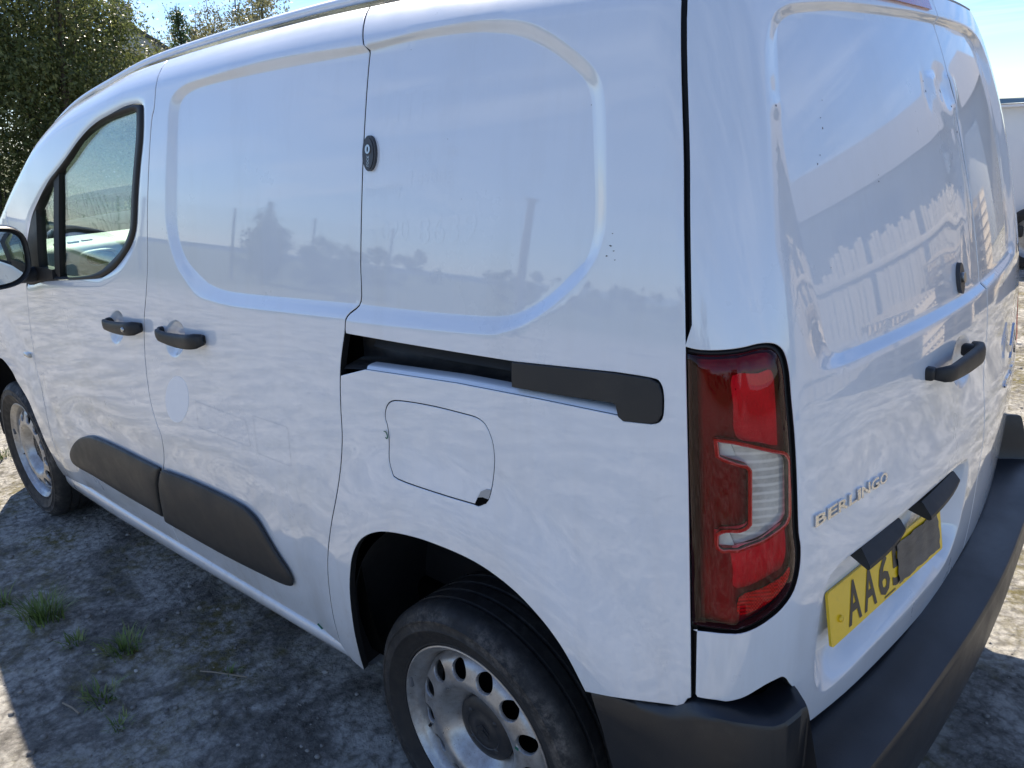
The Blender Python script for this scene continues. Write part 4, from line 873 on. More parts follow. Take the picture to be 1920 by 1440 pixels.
# --- tail lights
def tail_light(sg):
    root = empty('tail_light'); root.parent = VAN
    mm = lambda P: (P if sg > 0 else P * [1, -1, 1] + [0, 2 * YC, 0])
    L = np.vstack([lo_out, catmull(np.vstack([lightL[23:], lightL[:1]]), n=4)[1:-1]])
    ins = lambda o, lp=None: (lambda P: mm(rear_pt(P[:, 0], P[:, 1], np.full(len(P), o))))
    def lensdisp(P):
        r = -.0035 + .010 * np.sqrt(np.clip(1 - (1 - np.clip(pdist(P, uniform(ccw(L), 140)) / .022, 0, 1)) ** 2, 0, 1)); 
        rid = .004 * np.exp(-((P[:, 0] - .775) / .006) ** 2)
        return r + rid
    so_ = uniform(inset(L, -.0048), 150); si_ = uniform(inset(L, .0010), 150); si_ = np.roll(si_, -int(np.argmin(np.hypot(*(si_ - so_[0]).T))), 0)
    ringmesh('seal', [ins(-.05)(so_), ins(-.006)(so_), ins(-.0055)(si_), ins(-.022)(si_)], RUBBER_GAPSHADE, root)
    ridge = [np.array([(.775 + d, z) for z in np.linspace(.85, 1.25, 50)]) for d in (-.012, -.006, -.003, 0, .003, .006, .012)]
    kw = dict(mirror=(sg < 0)); cl_ = uniform(catmull(A('l_clear'), closed=True, n=1), 90)
    panel('lamp_housing', 'r', inset(L, .0008), L_HOUS, root, disp=lambda P: -.019 + .006 * np.exp(-((P[:, 0] - .775) / .012) ** 2), h=.012, gap=0, flange=0, **kw)
    panel('lens', 'r', L, RLENS, root, holes=[inset(cl_, -.0010)], disp=lensdisp, h=.009, gap=.0012, flange=.006, round_=.002, guides=[inset(L, .004), inset(L, .01)] + ridge, hole_gap=0.0, **kw)
    def piece(nm, key, mt, o, sm=3, d=0.0, base=None, holes=()):
        lp = uniform(catmull(A(key), closed=True, n=sm), 70)
        return panel(nm, 'r', lp, mt, root, disp=(lambda P: lensdisp(P) + o) if base is None else (lambda P: np.full(len(P), base)), h=.009, gap=.0005 + d, flange=.004, round_=.0012, holes=holes, hole_gap=0.0, **kw)
    piece('brake_segment', 'l_red1', L_SEG, 0, base=-.013); piece('tail_segment', 'l_red2', L_SEG, 0, base=-.013); piece('reflector', 'l_refl', L_REFL, -.0045)
    piece('segment_rim', 'l_clear', L_RED, -.0002, 1, -.0036, holes=[cl_]); piece('clear_segment', 'l_clear', CLENS, .0004, 1)
    piece('reflector_plate', 'l_clear', L_CLEAR, 0, 1, base=-.010)
    for zc in (1.126, .989):
        lp = np.array([(.797, zc + .011), (.783, zc + .010), (.777, zc - .009), (.792, zc - .010), (.797, zc - .004)]); panel('clear_tip', 'r', resample(lp, .004), L_BRIM, root, disp=lambda P: np.full(len(P), -.006), h=.006, gap=.0, flange=.003, **kw)
    return root
tail_light(1); tail_light(-1)
# --- high brake light
solid_from_loop('high_brake_light', resample(np.array([(.02, 1.752), (.42, 1.756), (.42, 1.785), (.02, 1.785)]), .03), lambda P: rp(P, .006), lambda P: rp(P, -.01), L_RED, VAN)
# --- bumper
us = np.concatenate([np.linspace(.985, .742, 24), np.linspace(.735, .706, 7), np.linspace(.702, .678, 15), np.linspace(.674, .655, 5), np.linspace(.645, UCN, 24)])
def smooth(a, b, x): t_ = np.clip((x - a) / (b - a), 0, 1); return t_ * t_ * (3 - 2 * t_)
rowsB = []
au = np.abs(us)
ups = smooth(.684, .691, au)                                            # 1 on the corner uprights
z_up = np.interp(au, [.66, .70, .722, .735, .767, .79, .81, .824, .84, .88, .966, .985], [.722, .718, .700, .697, .703, .703, .697, .682, .662, .646, .622, .616])
o_sh = .094 + .020 * np.clip((au - .3) / .35, 0, 1) ** 2
o_low = np.interp(au, [.645, .684, .692, .72, .75, .80, .86, .985], [.114, .110, .074, .066, .058, .040, .020, .004])
o_low = np.where(au < .645, o_sh, o_low)
o_top = np.interp(au, [.66, .735, .78, .83, .90, .985], [.044, .042, .036, .018, .008, .003])
o_u = o_top * ups + o_low * (1 - ups)
z_t = z_up * ups + np.interp(au, [UCN, .45, .65], [.578, .572, .585]) * (1 - ups)
f_front = pchip([.20, .25, .38, .46, .56, .62, .66], [.892, .895, .904, .917, .937, .952, .958])      # front edge follows the wheel arch
def sec(o, z): rowsB.append(rear_pt(np.where(us > .84, .84 + (us - .84) * (f_front(z) - .84) / (.985 - .84), us), z, o))
sec(np.full(len(us), -.035), z_t + .008 * (1 - ups)); sec(o_u * .4 - .008, z_t + .005 * (1 - ups) + .003 * ups); sec(o_u - .011, z_t + .000)
sec(o_u - .004, z_t - .003); sec(o_u, z_t - .010)
mid = z_t - .012 - (z_t - .60).clip(0) * .80 * ups
sec(o_u + .003 * ups, mid - .012); sec(np.maximum(o_low * .75 + o_u * .25, o_u), mid - .035 * ups - .016); sec(o_low + .004, np.minimum(mid - .055 * ups - .03, .55 - .02)); sec(o_low + .004, np.full(len(us), .44))
sec(o_low - .002, np.full(len(us), .38)); sec(o_low - .012, np.full(len(us), .31)); sec(o_low - .05, np.full(len(us), .25)); sec(o_low - .13, np.full(len(us), .235))
rowsB = [np.vstack([r, (r[:-1] * [1, -1, 1] + [0, 2 * YC, 0])[::-1]]) for r in rowsB]
n = len(rowsB[0]); VB = np.concatenate(rowsB)
bumper = mesh_obj('rear_bumper', VB, [(r*n + i, r*n + i + 1, (r+1)*n + i + 1, (r+1)*n + i) for r in range(len(rowsB)-1) for i in range(n-1)], BUMP, VAN, smooth=True)
bumper.data.set_sharp_from_angle(angle=math.radians(32))
# --- number plate
PL_C = np.array(PLATE[:3]); pyaw, plean, prl, psc = PLATE[3], PLATE[4], PLATE[5], PLATE[6]
EY = np.array([-math.sin(pyaw), -math.cos(pyaw), 0]); EZ = np.array([math.sin(plean) * math.cos(pyaw), 0, math.cos(plean)]) + EY * prl
NP = np.cross(EZ, EY); NP = NP / np.linalg.norm(NP); NP = NP if NP[0] < 0 else -NP
def PLP(a, b, o=0.0):     # plate coordinates: a 0..1 left to right, b 0..1 bottom to top, o metres out
    return PL_C + EY * ((a - .5) * .52 * psc) + EZ * ((b - .5) * .111 * psc) + NP * (o - .004 * (abs(a - .5) * 2) ** 2 * 0)
def plp(o): return lambda P: np.array([PLP(a, b, o) for a, b in P])
rc = []
for cx_, cy_, a0 in ((.985, .93, 0), (.015, .93, 90), (.015, .07, 180), (.985, .07, 270)):
    for a in np.radians(np.linspace(a0, a0 + 90, 6)): rc.append((cx_ + .013 * math.cos(a), cy_ + .06 * math.sin(a)))
plate = empty('number_plate'); plate.parent = rdoorL
solid_from_loop('plate_sheet', np.array(rc), plp(.0), plp(-.005), YEL, plate)
v, f = text_verts('AA65', 1.0, bold=.012); v[:, 0] -= v[:, 0].min(); v[:, 1] -= v[:, 1].min(); hh_ = v[:, 1].max()
# set the four characters one by one in the tall narrow plate face
xcur = .135
for ch_, wd in (('A', .104), ('A', .104), ('6', .098), ('5', .098)):
    v, f = text_verts(ch_, 1.0, bold=.022); v[:, :2] -= v[:, :2].min(0); s0 = v[:, :2].max(0)
    P = np.stack([xcur + v[:, 0] / s0[0] * wd, .11 + v[:, 1] / s0[1] * .78], -1); mesh_obj('plate_character', plp(.0008)(P), f, INK, plate); xcur += wd + .022
v, f = text_verts('www', 1.0); v[:, :2] -= v[:, :2].min(0)
for k in range(9): mesh_obj('maker_mark', plp(.0006)(np.array([(.43 + k*.011, .045), (.437 + k*.011, .045), (.437 + k*.011, .085), (.43 + k*.011, .085)])), [(0, 1, 2, 3)], INK, plate)
sv, sf = lathe([(0, .004), (.005, .0035), (.0065, .001), (.0065, -.002)], 18); qc = PLP(.075, .40, .001)
RM = np.stack([EY, NP, EZ / np.linalg.norm(EZ)], 0); mesh_obj('plate_screw', [qc + np.array(p_) @ RM for p_ in sv], sf, YEL, plate, smooth=True)
gx, gz = 26, 8; V = []
for j in range(gz):
    for i in range(gx):
        a = .548 + (.965 - .548) * i / (gx-1); b = .10 + .78 * j / (gz-1)
        if i == 0: a += .006 * math.sin(j * 2.3) + .004
        if i == gx - 1: a -= .05 * max(0, j - 5) / 2 + .004 * math.sin(j * 1.7)
        V.append(PLP(a, b + (.008 * math.sin(i * .7) if j in (0, gz-1) else 0), .0028 + .0012 * math.sin(i * 1.3 + j) * math.sin(j * 1.1 + .4 * i)))
mesh_obj('black_tape', V, [(j*gx + i, j*gx + i + 1, (j+1)*gx + i + 1, (j+1)*gx + i) for j in range(gz-1) for i in range(gx-1)], TAPE, plate, smooth=True)
# plate lamps: two wedge housings under the upper lip
for u0, u1, z0 in ((.558, .440, .0), (.350, .185, -.010)):
    sec_ = [(-.002, .890), (.002, .887), (.019, .869), (.020, .863), (.015, .859), (-.040, .864)]
    V = []
    for k in range(7):
        u = u0 + (u1 - u0) * k / 6; sh = 1 - .35 * (k / 6) ** 3
        for o, z in sec_: V.append(RP(u, .884 + (z - .884) * sh + z0, o * (sh if o > 0 else 1)))
    Fc = [(k*6 + i, k*6 + (i+1) % 6, (k+1)*6 + (i+1) % 6, (k+1)*6 + i) for k in range(6) for i in range(6)] + [tuple(range(6)), tuple(36 + i for i in range(6))]
    bm = bmesh.new(); vs = [bm.verts.new(q) for q in V]; [bm.faces.new([vs[i] for i in f]) for f in Fc]
    bm_obj('plate_lamp', bm, BLACKP, rdoorL, angle=30)
# --- badges
def rear_text(s, u0, u1, z0, hgt, mt, parent, thick=.003, slant=.0, name='lettering', bold=.0, base=.0005):
    v, f = text_verts(s, 1.0, extrude=.5, bold=bold); v[:, 0] -= v[:, 0].min(); v[:, 1] -= v[:, 1].min(); w = v[:, 0].max(); hx = v[:, 1].max(); zt_ = v[:, 2] - v[:, 2].min()
    P = np.stack([u0 + (u1 - u0) * v[:, 0] / w, z0 + v[:, 1] / hx * hgt], -1)
    o = mesh_obj(name, rear_pt(P[:, 0], P[:, 1], base + thick * zt_ / max(zt_.max(), 1e-6) + RD(P) * 1.0), f, mt, parent); return o
for k, ch_ in enumerate('BERLINGO'):
    w_ = [.0225, .021, .0225, .019, .008, .024, .0225, .023]; st = .670 - sum(w_[:k]) - .0030 * k
    rear_text(ch_, st, st - w_[k], .984 - .008 * k / 7, .0185, CHROME, rdoorL, .0035, name='badge_letter', bold=.022)
def chevron(z, parent):
    V = []; hw, hh2, th_ = .052, .022, .016
    for o in (.001, .006):
        for du, dz in ((-hw, -hh2), (0, hh2), (hw, -hh2), (hw, -hh2 - th_), (0, hh2 - th_), (-hw, -hh2 - th_)): V.append(RP(-.385 + du, z + dz, o))
    Fc = [(0, 1, 4, 5), (1, 2, 3, 4), (6, 11, 10, 7), (7, 10, 9, 8)] + [(i, (i+1) % 6, 6 + (i+1) % 6, 6 + i) for i in range(6)]
    return mesh_obj('chevron', V, Fc, CHROME, parent)
em = empty('emblem'); em.parent = rdoorR
chevron(1.030, em); chevron(.998, em)
rear_text('CITROËN', -.28, -.46, .912, .020, CHROME, em, .003, name='lettering')
# --- rear handle and lock
ph = A('hand_r'); pr = [RP(u, z, .030) for u, z in ph]
pull('door_handle', [pr[0], pr[1], pr[2]], (-1, .03, 0), rdoorL)
lkr = [(.118 + .016 * math.cos(a), 1.250 + .030 * math.sin(a)) for a in np.linspace(0, 2*math.pi, 30, endpoint=False)]
rpos = lambda o: (lambda P: rear_pt(P[:, 0], P[:, 1], o + RD(P)))
lr = solid_from_loop('deadlock', np.array(lkr), rpos(.008), rpos(-.004), LOCKM, rdoorL)
solid_from_loop('cylinder', np.array([(.118 + .009 * math.cos(a), 1.252 + .010 * math.sin(a)) for a in np.linspace(0, 2*math.pi, 20, endpoint=False)]), rpos(.013), rpos(.004), STEEL, lr)
for (u, z, s_) in ((.60, 1.565, .6), (.598, 1.55, .8), (.62, 1.50, .7), (.612, 1.512, .5), (.59, 1.59, .5), (.45, 1.47, .6), (.452, 1.46, .9), (.155, 1.618, 1.2), (.150, 1.60, 1.0), (.70, 1.585, .9), (.61, 1.35, .5), (.035, 1.60, 1.5), (-.03, 1.52, 1.0), (.0, 1.57, 1.2), (-.035, 1.38, .9)):
    a = RNG.uniform(0, 6.3); s_ *= .36; L = np.array([(u + .003 * s_ * math.cos(t_ + a), z + .004 * s_ * math.sin(t_ + a) * (1 + .5 * math.cos(2*t_))) for t_ in np.linspace(0, 2*math.pi, 8, endpoint=False)])
    solid_from_loop('paint_chip', L, rpos(.0006), rpos(-.001), CHIP, rdoorL)
# ---------------------------------------------------------------- wheels
HOLES = [19.6 + 360 / 13 * k for k in range(13)]
def wheel(cx, sgn, cz=.295, steer=0.0):
    w = empty('wheel', (cx, .785 if sgn > 0 else 2 * YC - .785, cz), steer if sgn > 0 else math.pi + steer); w.parent = VAN
    half = [(.213, .076), (.2165, .088), (.224, .0955), (.2245, .0975), (.2275, .0985), (.229, .0975), (.243, .1055), (.262, .1112), (.2635, .1128), (.2660, .1128), (.2675, .1114), (.284, .1108), (.2855, .1122), (.2880, .1120), (.2895, .1096), (.300, .1030), (.3095, .0930), (.3150, .0820), (.3165, .0720)]
    tread = [(.3172, .060), (.3095, .0585), (.3095, .0515), (.3175, .050), (.318, .024), (.3100, .0225), (.3100, .0145), (.318, .013)]
    prof = half + tread + [(r, -h) for r, h in tread[::-1]] + [(r, -h) for r, h in half[::-1]]
    v, f = lathe(prof, 96); ty = mesh_obj('tyre', v, f, TYRE, w, smooth=True); ty.data.set_sharp_from_angle(angle=math.radians(42))
    lipp = [(.210, .072), (.2165, .080), (.2225, .0915), (.2215, .0965), (.2185, .0975), (.2155, .0945), (.2125, .0880), (.2060, .0830), (.2005, .0770), (.1985, .064), (.1935, .056), (.1905, .030), (.1930, -.05), (.205, -.085)]
    v, f = lathe(lipp, 96); rim = mesh_obj('rim', v, f, RIM, w, smooth=True); rim.data.set_sharp_from_angle(angle=math.radians(50))
    fy = pchip([.060, .070, .078, .088, .100, .112, .122, .132, .145, .160, .174, .184, .1925], [.040, .042, .0455, .055, .070, .0840, .0900, .0905, .0880, .0845, .0790, .0690, .0540])
    # disc with thirteen round vent holes
    nO = 120; out = [(.1925 * math.cos(a), .1925 * math.sin(a)) for a in np.linspace(0, 2*math.pi, nO, endpoint=False)]; inn = [(.062 * math.cos(a), .062 * math.sin(a)) for a in np.linspace(0, 2*math.pi, 60, endpoint=False)]
    hl = [[(.1590 * math.cos(math.radians(t_)) + .0238 * math.cos(a), .1590 * math.sin(math.radians(t_)) + .0238 * math.sin(a)) for a in np.linspace(0, 2*math.pi, 24, endpoint=False)] for t_ in HOLES]
    pts = list(out) + list(inn); ed = [(i, (i+1) % nO) for i in range(nO)] + [(nO + i, nO + (i+1) % 60) for i in range(60)]
    for h in hl:
        b0 = len(pts); pts += h; ed += [(b0 + i, b0 + (i+1) % 24) for i in range(24)]
    H = np.array(hl)
    for r in np.arange(.068, .190, .006):
        for a in np.linspace(0, 2*math.pi, int(2*math.pi*r/.008), endpoint=False):
            q = np.array((r * math.cos(a), r * math.sin(a)))
            if all(np.hypot(*(h.mean(0) - q)) > .0268 for h in H): pts.append(tuple(q))
    rr_ = delaunay_2d_cdt([Vector(q) for q in pts], ed, [], 0, 1e-7); P = np.array([tuple(q) for q in rr_[0]]); T = np.array([q for q in rr_[2] if len(q) == 3]); c = P[T].mean(1); R_ = np.hypot(*c.T); ok = (R_ < .1923) & (R_ > .0622)
    for h in H: ok &= np.hypot(*(c - h.mean(0)).T) > .0235
    T = T[ok]; Rp = np.hypot(*P.T); co = np.stack([P[:, 0], fy(Rp), P[:, 1]], -1)
    vv = [tuple(q) for q in co]; fc = [tuple(t_[::-1]) for t_ in T]
    for h in H:
        b0 = len(vv); cc_ = h.mean(0)
        for s_, k_ in ((1.0, 0.0), (.95, .002), (.93, .008)):
            for q in h:
                q2 = cc_ + (q - cc_) * s_; vv.append((q2[0], float(fy(np.hypot(*q))) - k_, q2[1]))
        for r in range(2):
            for i in range(24): j = (i+1) % 24; fc.append((b0 + r*24 + i, b0 + r*24 + j, b0 + (r+1)*24 + j, b0 + (r+1)*24 + i))
    bm = bmesh.new(); vs = [bm.verts.new(q) for q in vv]
    for q in fc:
        try: bm.faces.new([vs[i] for i in q])
        except ValueError: pass
    disc = bm_obj('wheel_disc', bm, RIM, w, angle=55)
    v, f = lathe([(0, .030), (.17, .030), (.178, .012)], 40); mesh_obj('brake_drum', v, f, DARK, w, smooth=True)
    v, f = lathe([(.0, .0640), (.020, .0640), (.030, .0635), (.032, .0620), (.046, .0612), (.048, .0630), (.058, .0628), (.064, .0610), (.073, .0580), (.0775, .0540), (.078, .0440)], 48); cap = mesh_obj('hub_cap', v, f, HUBCAP, w, smooth=True); cap.data.set_sharp_from_angle(angle=math.radians(40))
    for k in range(2):                                             # raised double chevron on the cap
        V = []
        for y in (.0635, .0662):
            for dx, dz in ((-.017, -.008), (0, .006), (.017, -.008), (.017, -.014), (0, .000), (-.017, -.014)): V.append((dx, y, dz + .010 - .013 * k))
        mesh_obj('chevron', V, [(0, 1, 4, 5), (1, 2, 3, 4), (6, 11, 10, 7), (7, 10, 9, 8)] + [(i, (i+1) % 6, 6 + (i+1) % 6, 6 + i) for i in range(6)], HUBCAP, cap)
    for k in range(4):
        a = math.radians(45 + 90 * k); v, f = lathe([(0, .0665), (.0045, .066), (.006, .063)], 12); mesh_obj('cap_boss', [(p_[0] + .052 * math.cos(a), p_[1] - .001, p_[2] + .052 * math.sin(a)) for p_ in v], f, HUBCAP, cap, smooth=True)
    a = math.radians(12); bm_obj('balance_weight', box_bm(.2130 * math.cos(a), .087, .2130 * math.sin(a), .008, .014, .032, bev=.004, seg=2), mat('weight_grey', (.13, .13, .135), .6), rim)
    bm_obj('valve', tube_bm([(.176 * math.cos(-.35), .058, .176 * math.sin(-.35)), (.168 * math.cos(-.35), .088, .168 * math.sin(-.35))], [.005, .0035], 8), RUBBER_GAPSHADE, rim)
    return w
wheel(0, 1); wheel(2.785, 1, cz=.300); wheel(0, -1); wheel(2.785, -1, cz=.300)
box('green_paint_dab', (-.128, .785 + .0920, .295 + .045), (.010, .002, .006), GREENP, VAN, bev=.001)
# ---------------------------------------------------------------- cab interior
cabin = empty('dashboard'); cabin.parent = VAN
V = []; ys = np.linspace(-.62, .78, 15)
for y in ys:
    for x, z in ((2.70, 1.205), (2.60, 1.225), (2.44, 1.222), (2.345, 1.212), (2.305, 1.190), (2.285, 1.13), (2.27, 1.0), (2.26, .75)):
        V.append((x + (.03 * (abs(y) / .78) ** 4), y, z))
mesh_obj('dash_top', V, [(i*8 + j, i*8 + j + 1, (i+1)*8 + j + 1, (i+1)*8 + j) for i in range(14) for j in range(7)], DASH, cabin, smooth=True)
def oval(name, c, a, b, t_, mt, par, p=3):
    ring = [(b_ * math.copysign(abs(math.cos(q)) ** (2/p), math.cos(q)), a_ * math.copysign(abs(math.sin(q)) ** (2/p), math.sin(q))) for a_, b_ in ((a, b),) for q in np.linspace(0, 2*math.pi, 24, endpoint=False)]
    v = [(c[0] + s_, c[1] + y * k, c[2] + z * k) for s_, k in ((.02, 1.25), (-t_, 1.2), (-t_, 1.0), (-t_ + .012, .93)) for y, z in ring]
    return mesh_obj(name, v, [(r*24 + i, r*24 + (i+1) % 24, (r+1)*24 + (i+1) % 24, (r+1)*24 + i) for r in range(3) for i in range(24)], mt, par, smooth=True), [(c[0] - t_ + .010, c[1] + y * .95, c[2] + z * .95) for y, z in ring]
vo, inn_ = oval('air_vent', (2.285, .60, 1.160), .026, .058, .022, DASH, cabin); mesh_obj('vent_grille', inn_, [tuple(range(24))], DASHD, vo)
for k in range(3): box('demister_slot', (2.40 + .008 * k, .70 - .055 * k, 1.2195), (.016, .042, .006), DASHD, cabin, bev=.002)
box('door_card', (1.75, .80, .86), (1.05, .03, .52), GREYI, VAN, bev=.012)
box('door_card', (1.75, -.66, .86), (1.05, .03, .60), GREYI, VAN, bev=.012)
box('cab_floor', (1.75, YC, .40), (1.25, 1.40, .03), SEATM, VAN, bev=0)
for y in (.45, -.27):
    s_ = empty('seat', (1.42, y, .42)); s_.parent = VAN
    bm_obj('cushion', box_bm(.16, 0, .22, .50, .50, .16, bev=.05, seg=3), SEATM, s_)
    bk = bm_obj('backrest', box_bm(-.14, 0, .55, .14, .48, .62, bev=.05, seg=3), SEATM, s_); bk.rotation_euler = (0, math.radians(-8), 0)
    hr = bm_obj('headrest', box_bm(-.24, 0, 1.0, .10, .26, .18, bev=.045, seg=3), SEATM, s_)
stw = empty('steering_wheel', (2.08, -.27, 1.02)); stw.parent = VAN; stw.rotation_euler = (0, math.radians(-62), 0)
ring = [(.18 * math.cos(a), .18 * math.sin(a), 0) for a in np.linspace(0, 2*math.pi, 33)]; bm_obj('wheel_ring', tube_bm(ring, .014, 8), DASHD, stw); bm_obj('wheel_boss', box_bm(0, 0, -.01, .14, .13, .05, bev=.02), DASHD, stw)
# ---------------------------------------------------------------- the yard
def fbm(x, y, seed=0, oct=5, lac=2.05, gain=.55):
    r = np.random.default_rng(seed); s = np.zeros_like(x); a = 1.0; f = 1.0
    for o in range(oct):
        for k in range(3):
            th, ph, ph2 = r.uniform(0, 2*np.pi, 3); q = f * (x * np.cos(th) + y * np.sin(th)); w = f * (-x * np.sin(th) + y * np.cos(th))
            s += a * np.sin(q + ph + 1.7 * np.sin(w * .63 + ph2)) / 3
        a *= gain; f *= lac
    return s
def ground_h(x, y):
    flat = np.exp(-(np.maximum(np.abs(x - 1.4) - 2.6, 0) ** 2 + np.maximum(np.abs(y - .07) - 1.2, 0) ** 2) / 4)
    return .016 * fbm(x * 3.1, y * 3.1, 3, 5) * (1 - .35 * flat) + .035 * fbm(x * .55, y * .55, 8, 3) * (1 - flat) - .006
def grid_mesh(name, xs, ys, mt, hf):
    X, Y = np.meshgrid(xs, ys); Z = hf(X, Y); nx, ny = len(xs), len(ys)
    i = np.arange(nx - 1)[None, :] + np.arange(ny - 1)[:, None] * nx
    q = np.stack([i, i + 1, i + nx + 1, i + nx], -1).reshape(-1, 4)
    return big_mesh(name, np.stack([X.ravel(), Y.ravel(), Z.ravel()], -1), q, mt, smooth=True, nv=4)
GROUND = mat('trampled_ground', (.2, .18, .16), .92, spec=.25)
t = NT(GROUND)
big = t.noise(.9, 6, .6); med = t.noise(3.6, 10, .70, .4); fine = t.noise(30, 10, .72); tiny = t.noise(140, 6, .7)
wob = t.t.nodes.new('ShaderNodeMix'); wob.data_type = 'RGBA'; wob.inputs['Factor'].default_value = .035; nzc = t.t.nodes.new('ShaderNodeTexNoise'); nzc.inputs['Scale'].default_value = 14; nzc.inputs['Detail'].default_value = 4; t.t.links.new(t.co, nzc.inputs['Vector']); t.t.links.new(t.co, wob.inputs['A']); t.t.links.new(nzc.outputs['Color'], wob.inputs['B'])
crumb = t.vor(42, 'F1', 0, wob.outputs['Result']); crumb2 = t.vor(95, 'F1', 0, wob.outputs['Result'])
light = t.ramp(med, [(.36, 0.0), (.47, .35), (.54, .85), (.66, 1.0)])
base = t.mixc(light, t.ramp(fine, [(.30, (.05, .046, .040)), (.55, (.17, .158, .138)), (.75, (.36, .335, .29))]), t.ramp(fine, [(.28, (.16, .152, .140)), (.44, (.46, .438, .395)), (.62, (.66, .635, .575)), (.78, (.78, .755, .69))]))
base = t.mixc(t.ramp(crumb, [(.48, 0.0), (.80, .50)]), base, (.09, .083, .072))
base = t.mixc(t.math('MULTIPLY', t.ramp(crumb2, [(.10, 1.0), (.25, 0.0)]), t.ramp(tiny, [(.50, 0.0), (.62, .8)])), base, (.60, .57, .52))
moss = t.math('MULTIPLY', t.ramp(t.noise(1.7, 8, .7), [(.46, 0.0), (.62, .95)]), t.ramp(t.noise(24, 6, .7), [(.42, 0.0), (.58, 1.0)]))
base = t.mixc(moss, base, t.mixc(t.noise(60, 3), (.10, .085, .02), (.24, .20, .07)))
xyz = t.sep(); rad = t.math('ADD', t.math('POWER', t.math('ABSOLUTE', t.math('SUBTRACT', xyz[0], 1.0)), 2.0), t.math('POWER', t.math('ABSOLUTE', xyz[1]), 2.0))
base = t.mixc(t.math('MULTIPLY', t.math('SUBTRACT', rad, 150.0), .004, True), base, t.mixc(big, (.06, .085, .03), (.13, .13, .06)))
t.set('Base Color', base); nb = t.bump(med, .7, .04); nb = t.bump(crumb, -.7, .010, chain=nb) if False else t.bump(t.math('MULTIPLY', crumb, -1.0), .7, .010, chain=nb); nb = t.bump(fine, 1.0, .018, chain=nb); t.bump(tiny, .8, .005, chain=nb)
xs = np.concatenate([[-260, -120, -60, -34, -22, -15, -11, -8.5, -6.8, -5.6, -4.8], np.linspace(-4.2, 5.2, 330), [5.6, 6.1, 6.8, 7.6, 8.6, 10, 12, 15, 19, 25, 34, 50, 80, 140, 300]])
ys = np.concatenate([[-320, -150, -80, -45, -30, -22, -17, -14, -12, -10.5, -9.4, -8.6, -8], np.linspace(-7.6, 4.4, 400), [4.8, 5.4, 6.2, 7.2, 8.6, 10.5, 13, 17, 23, 32, 50, 90, 180, 320]])
setp(grid_mesh('ground', xs, ys, GROUND, ground_h), kind='structure')
# far land and sea rim
HILL = mat('hazy_far_land', (.22, .30, .36), .95)  # pale blue distance haze put into the base colour
ang = np.linspace(0, 2*math.pi, 181)[:-1]; hz = 2.2 + 1.4 * fbm(ang * 3, ang * 0, 5, 4) + 4 * np.clip(np.cos(ang - 1.9), 0, 1) * 2
V = [(620 * math.cos(a), 620 * math.sin(a), z) for a, z in zip(ang, np.full(180, -6.0))] + [(620 * math.cos(a), 620 * math.sin(a), max(z, 1.0)) for a, z in zip(ang, hz)] + [(690 * math.cos(a), 690 * math.sin(a), -6) for a in ang]
n = 180; setp(mesh_obj('hills', V, [(k*n + i, k*n + (i+1) % n, (k+1)*n + (i+1) % n, (k+1)*n + i) for k in range(2) for i in range(n)], HILL, smooth=True), kind='structure')
V = [(340 * math.cos(a), 340 * math.sin(a), -.3) for a in ang] + [(640 * math.cos(a), 640 * math.sin(a), -.3) for a in ang]
setp(mesh_obj('far_field', V, [(i, (i+1) % n, n + (i+1) % n, n + i) for i in range(n)], mat('far_grass', (.09, .12, .05), .95)), kind='structure')
# loose stones: thousands, one object
def stone_proto(seed):
    bm = bmesh.new(); bmesh.ops.create_icosphere(bm, subdivisions=1, radius=1.0); r = random.Random(seed)
    for v in bm.verts: v.co *= r.uniform(.7, 1.15); v.co.z *= .55
    V = np.array([tuple(v.co) for v in bm.verts]); Fc = np.array([[v.index for v in f.verts] for f in bm.faces]); bm.free(); return V, Fc
pr = [stone_proto(k) for k in range(4)]; VV = []; FF = []; b0 = 0
for k in range(5200):
    if k < 3600: x, y = RNG.uniform(-2.6, 3.6), RNG.uniform(.7, 3.4)
    else: x, y = RNG.uniform(-4, 3.5), RNG.uniform(-6.5, .7)
    s_ = .0030 + .010 * RNG.random() ** 4 + (.010 if RNG.random() < .008 else 0); V, Fc = pr[k % 4]; a = RNG.uniform(0, 6.28); c, s2 = math.cos(a), math.sin(a)
    W_ = V * s_ @ np.array([[c, s2, 0], [-s2, c, 0], [0, 0, 1]]); W_ = W_ + [x, y, float(ground_h(np.array(x), np.array(y))) + s_ * .25]; VV.append(W_); FF.append(Fc + b0); b0 += len(V)
STONE = mat('loose_stone', (.27, .25, .23), .85); t = NT(STONE); t.set('Base Color', t.ramp(t.noise(9, 3), [(.3, (.10, .095, .09)), (.6, (.30, .28, .25)), (.75, (.52, .49, .45))]))
setp(big_mesh('loose_stones', np.concatenate(VV), np.concatenate(FF), STONE), 'small loose stones and grit scattered over the trampled ground', 'stones', kind='stuff')
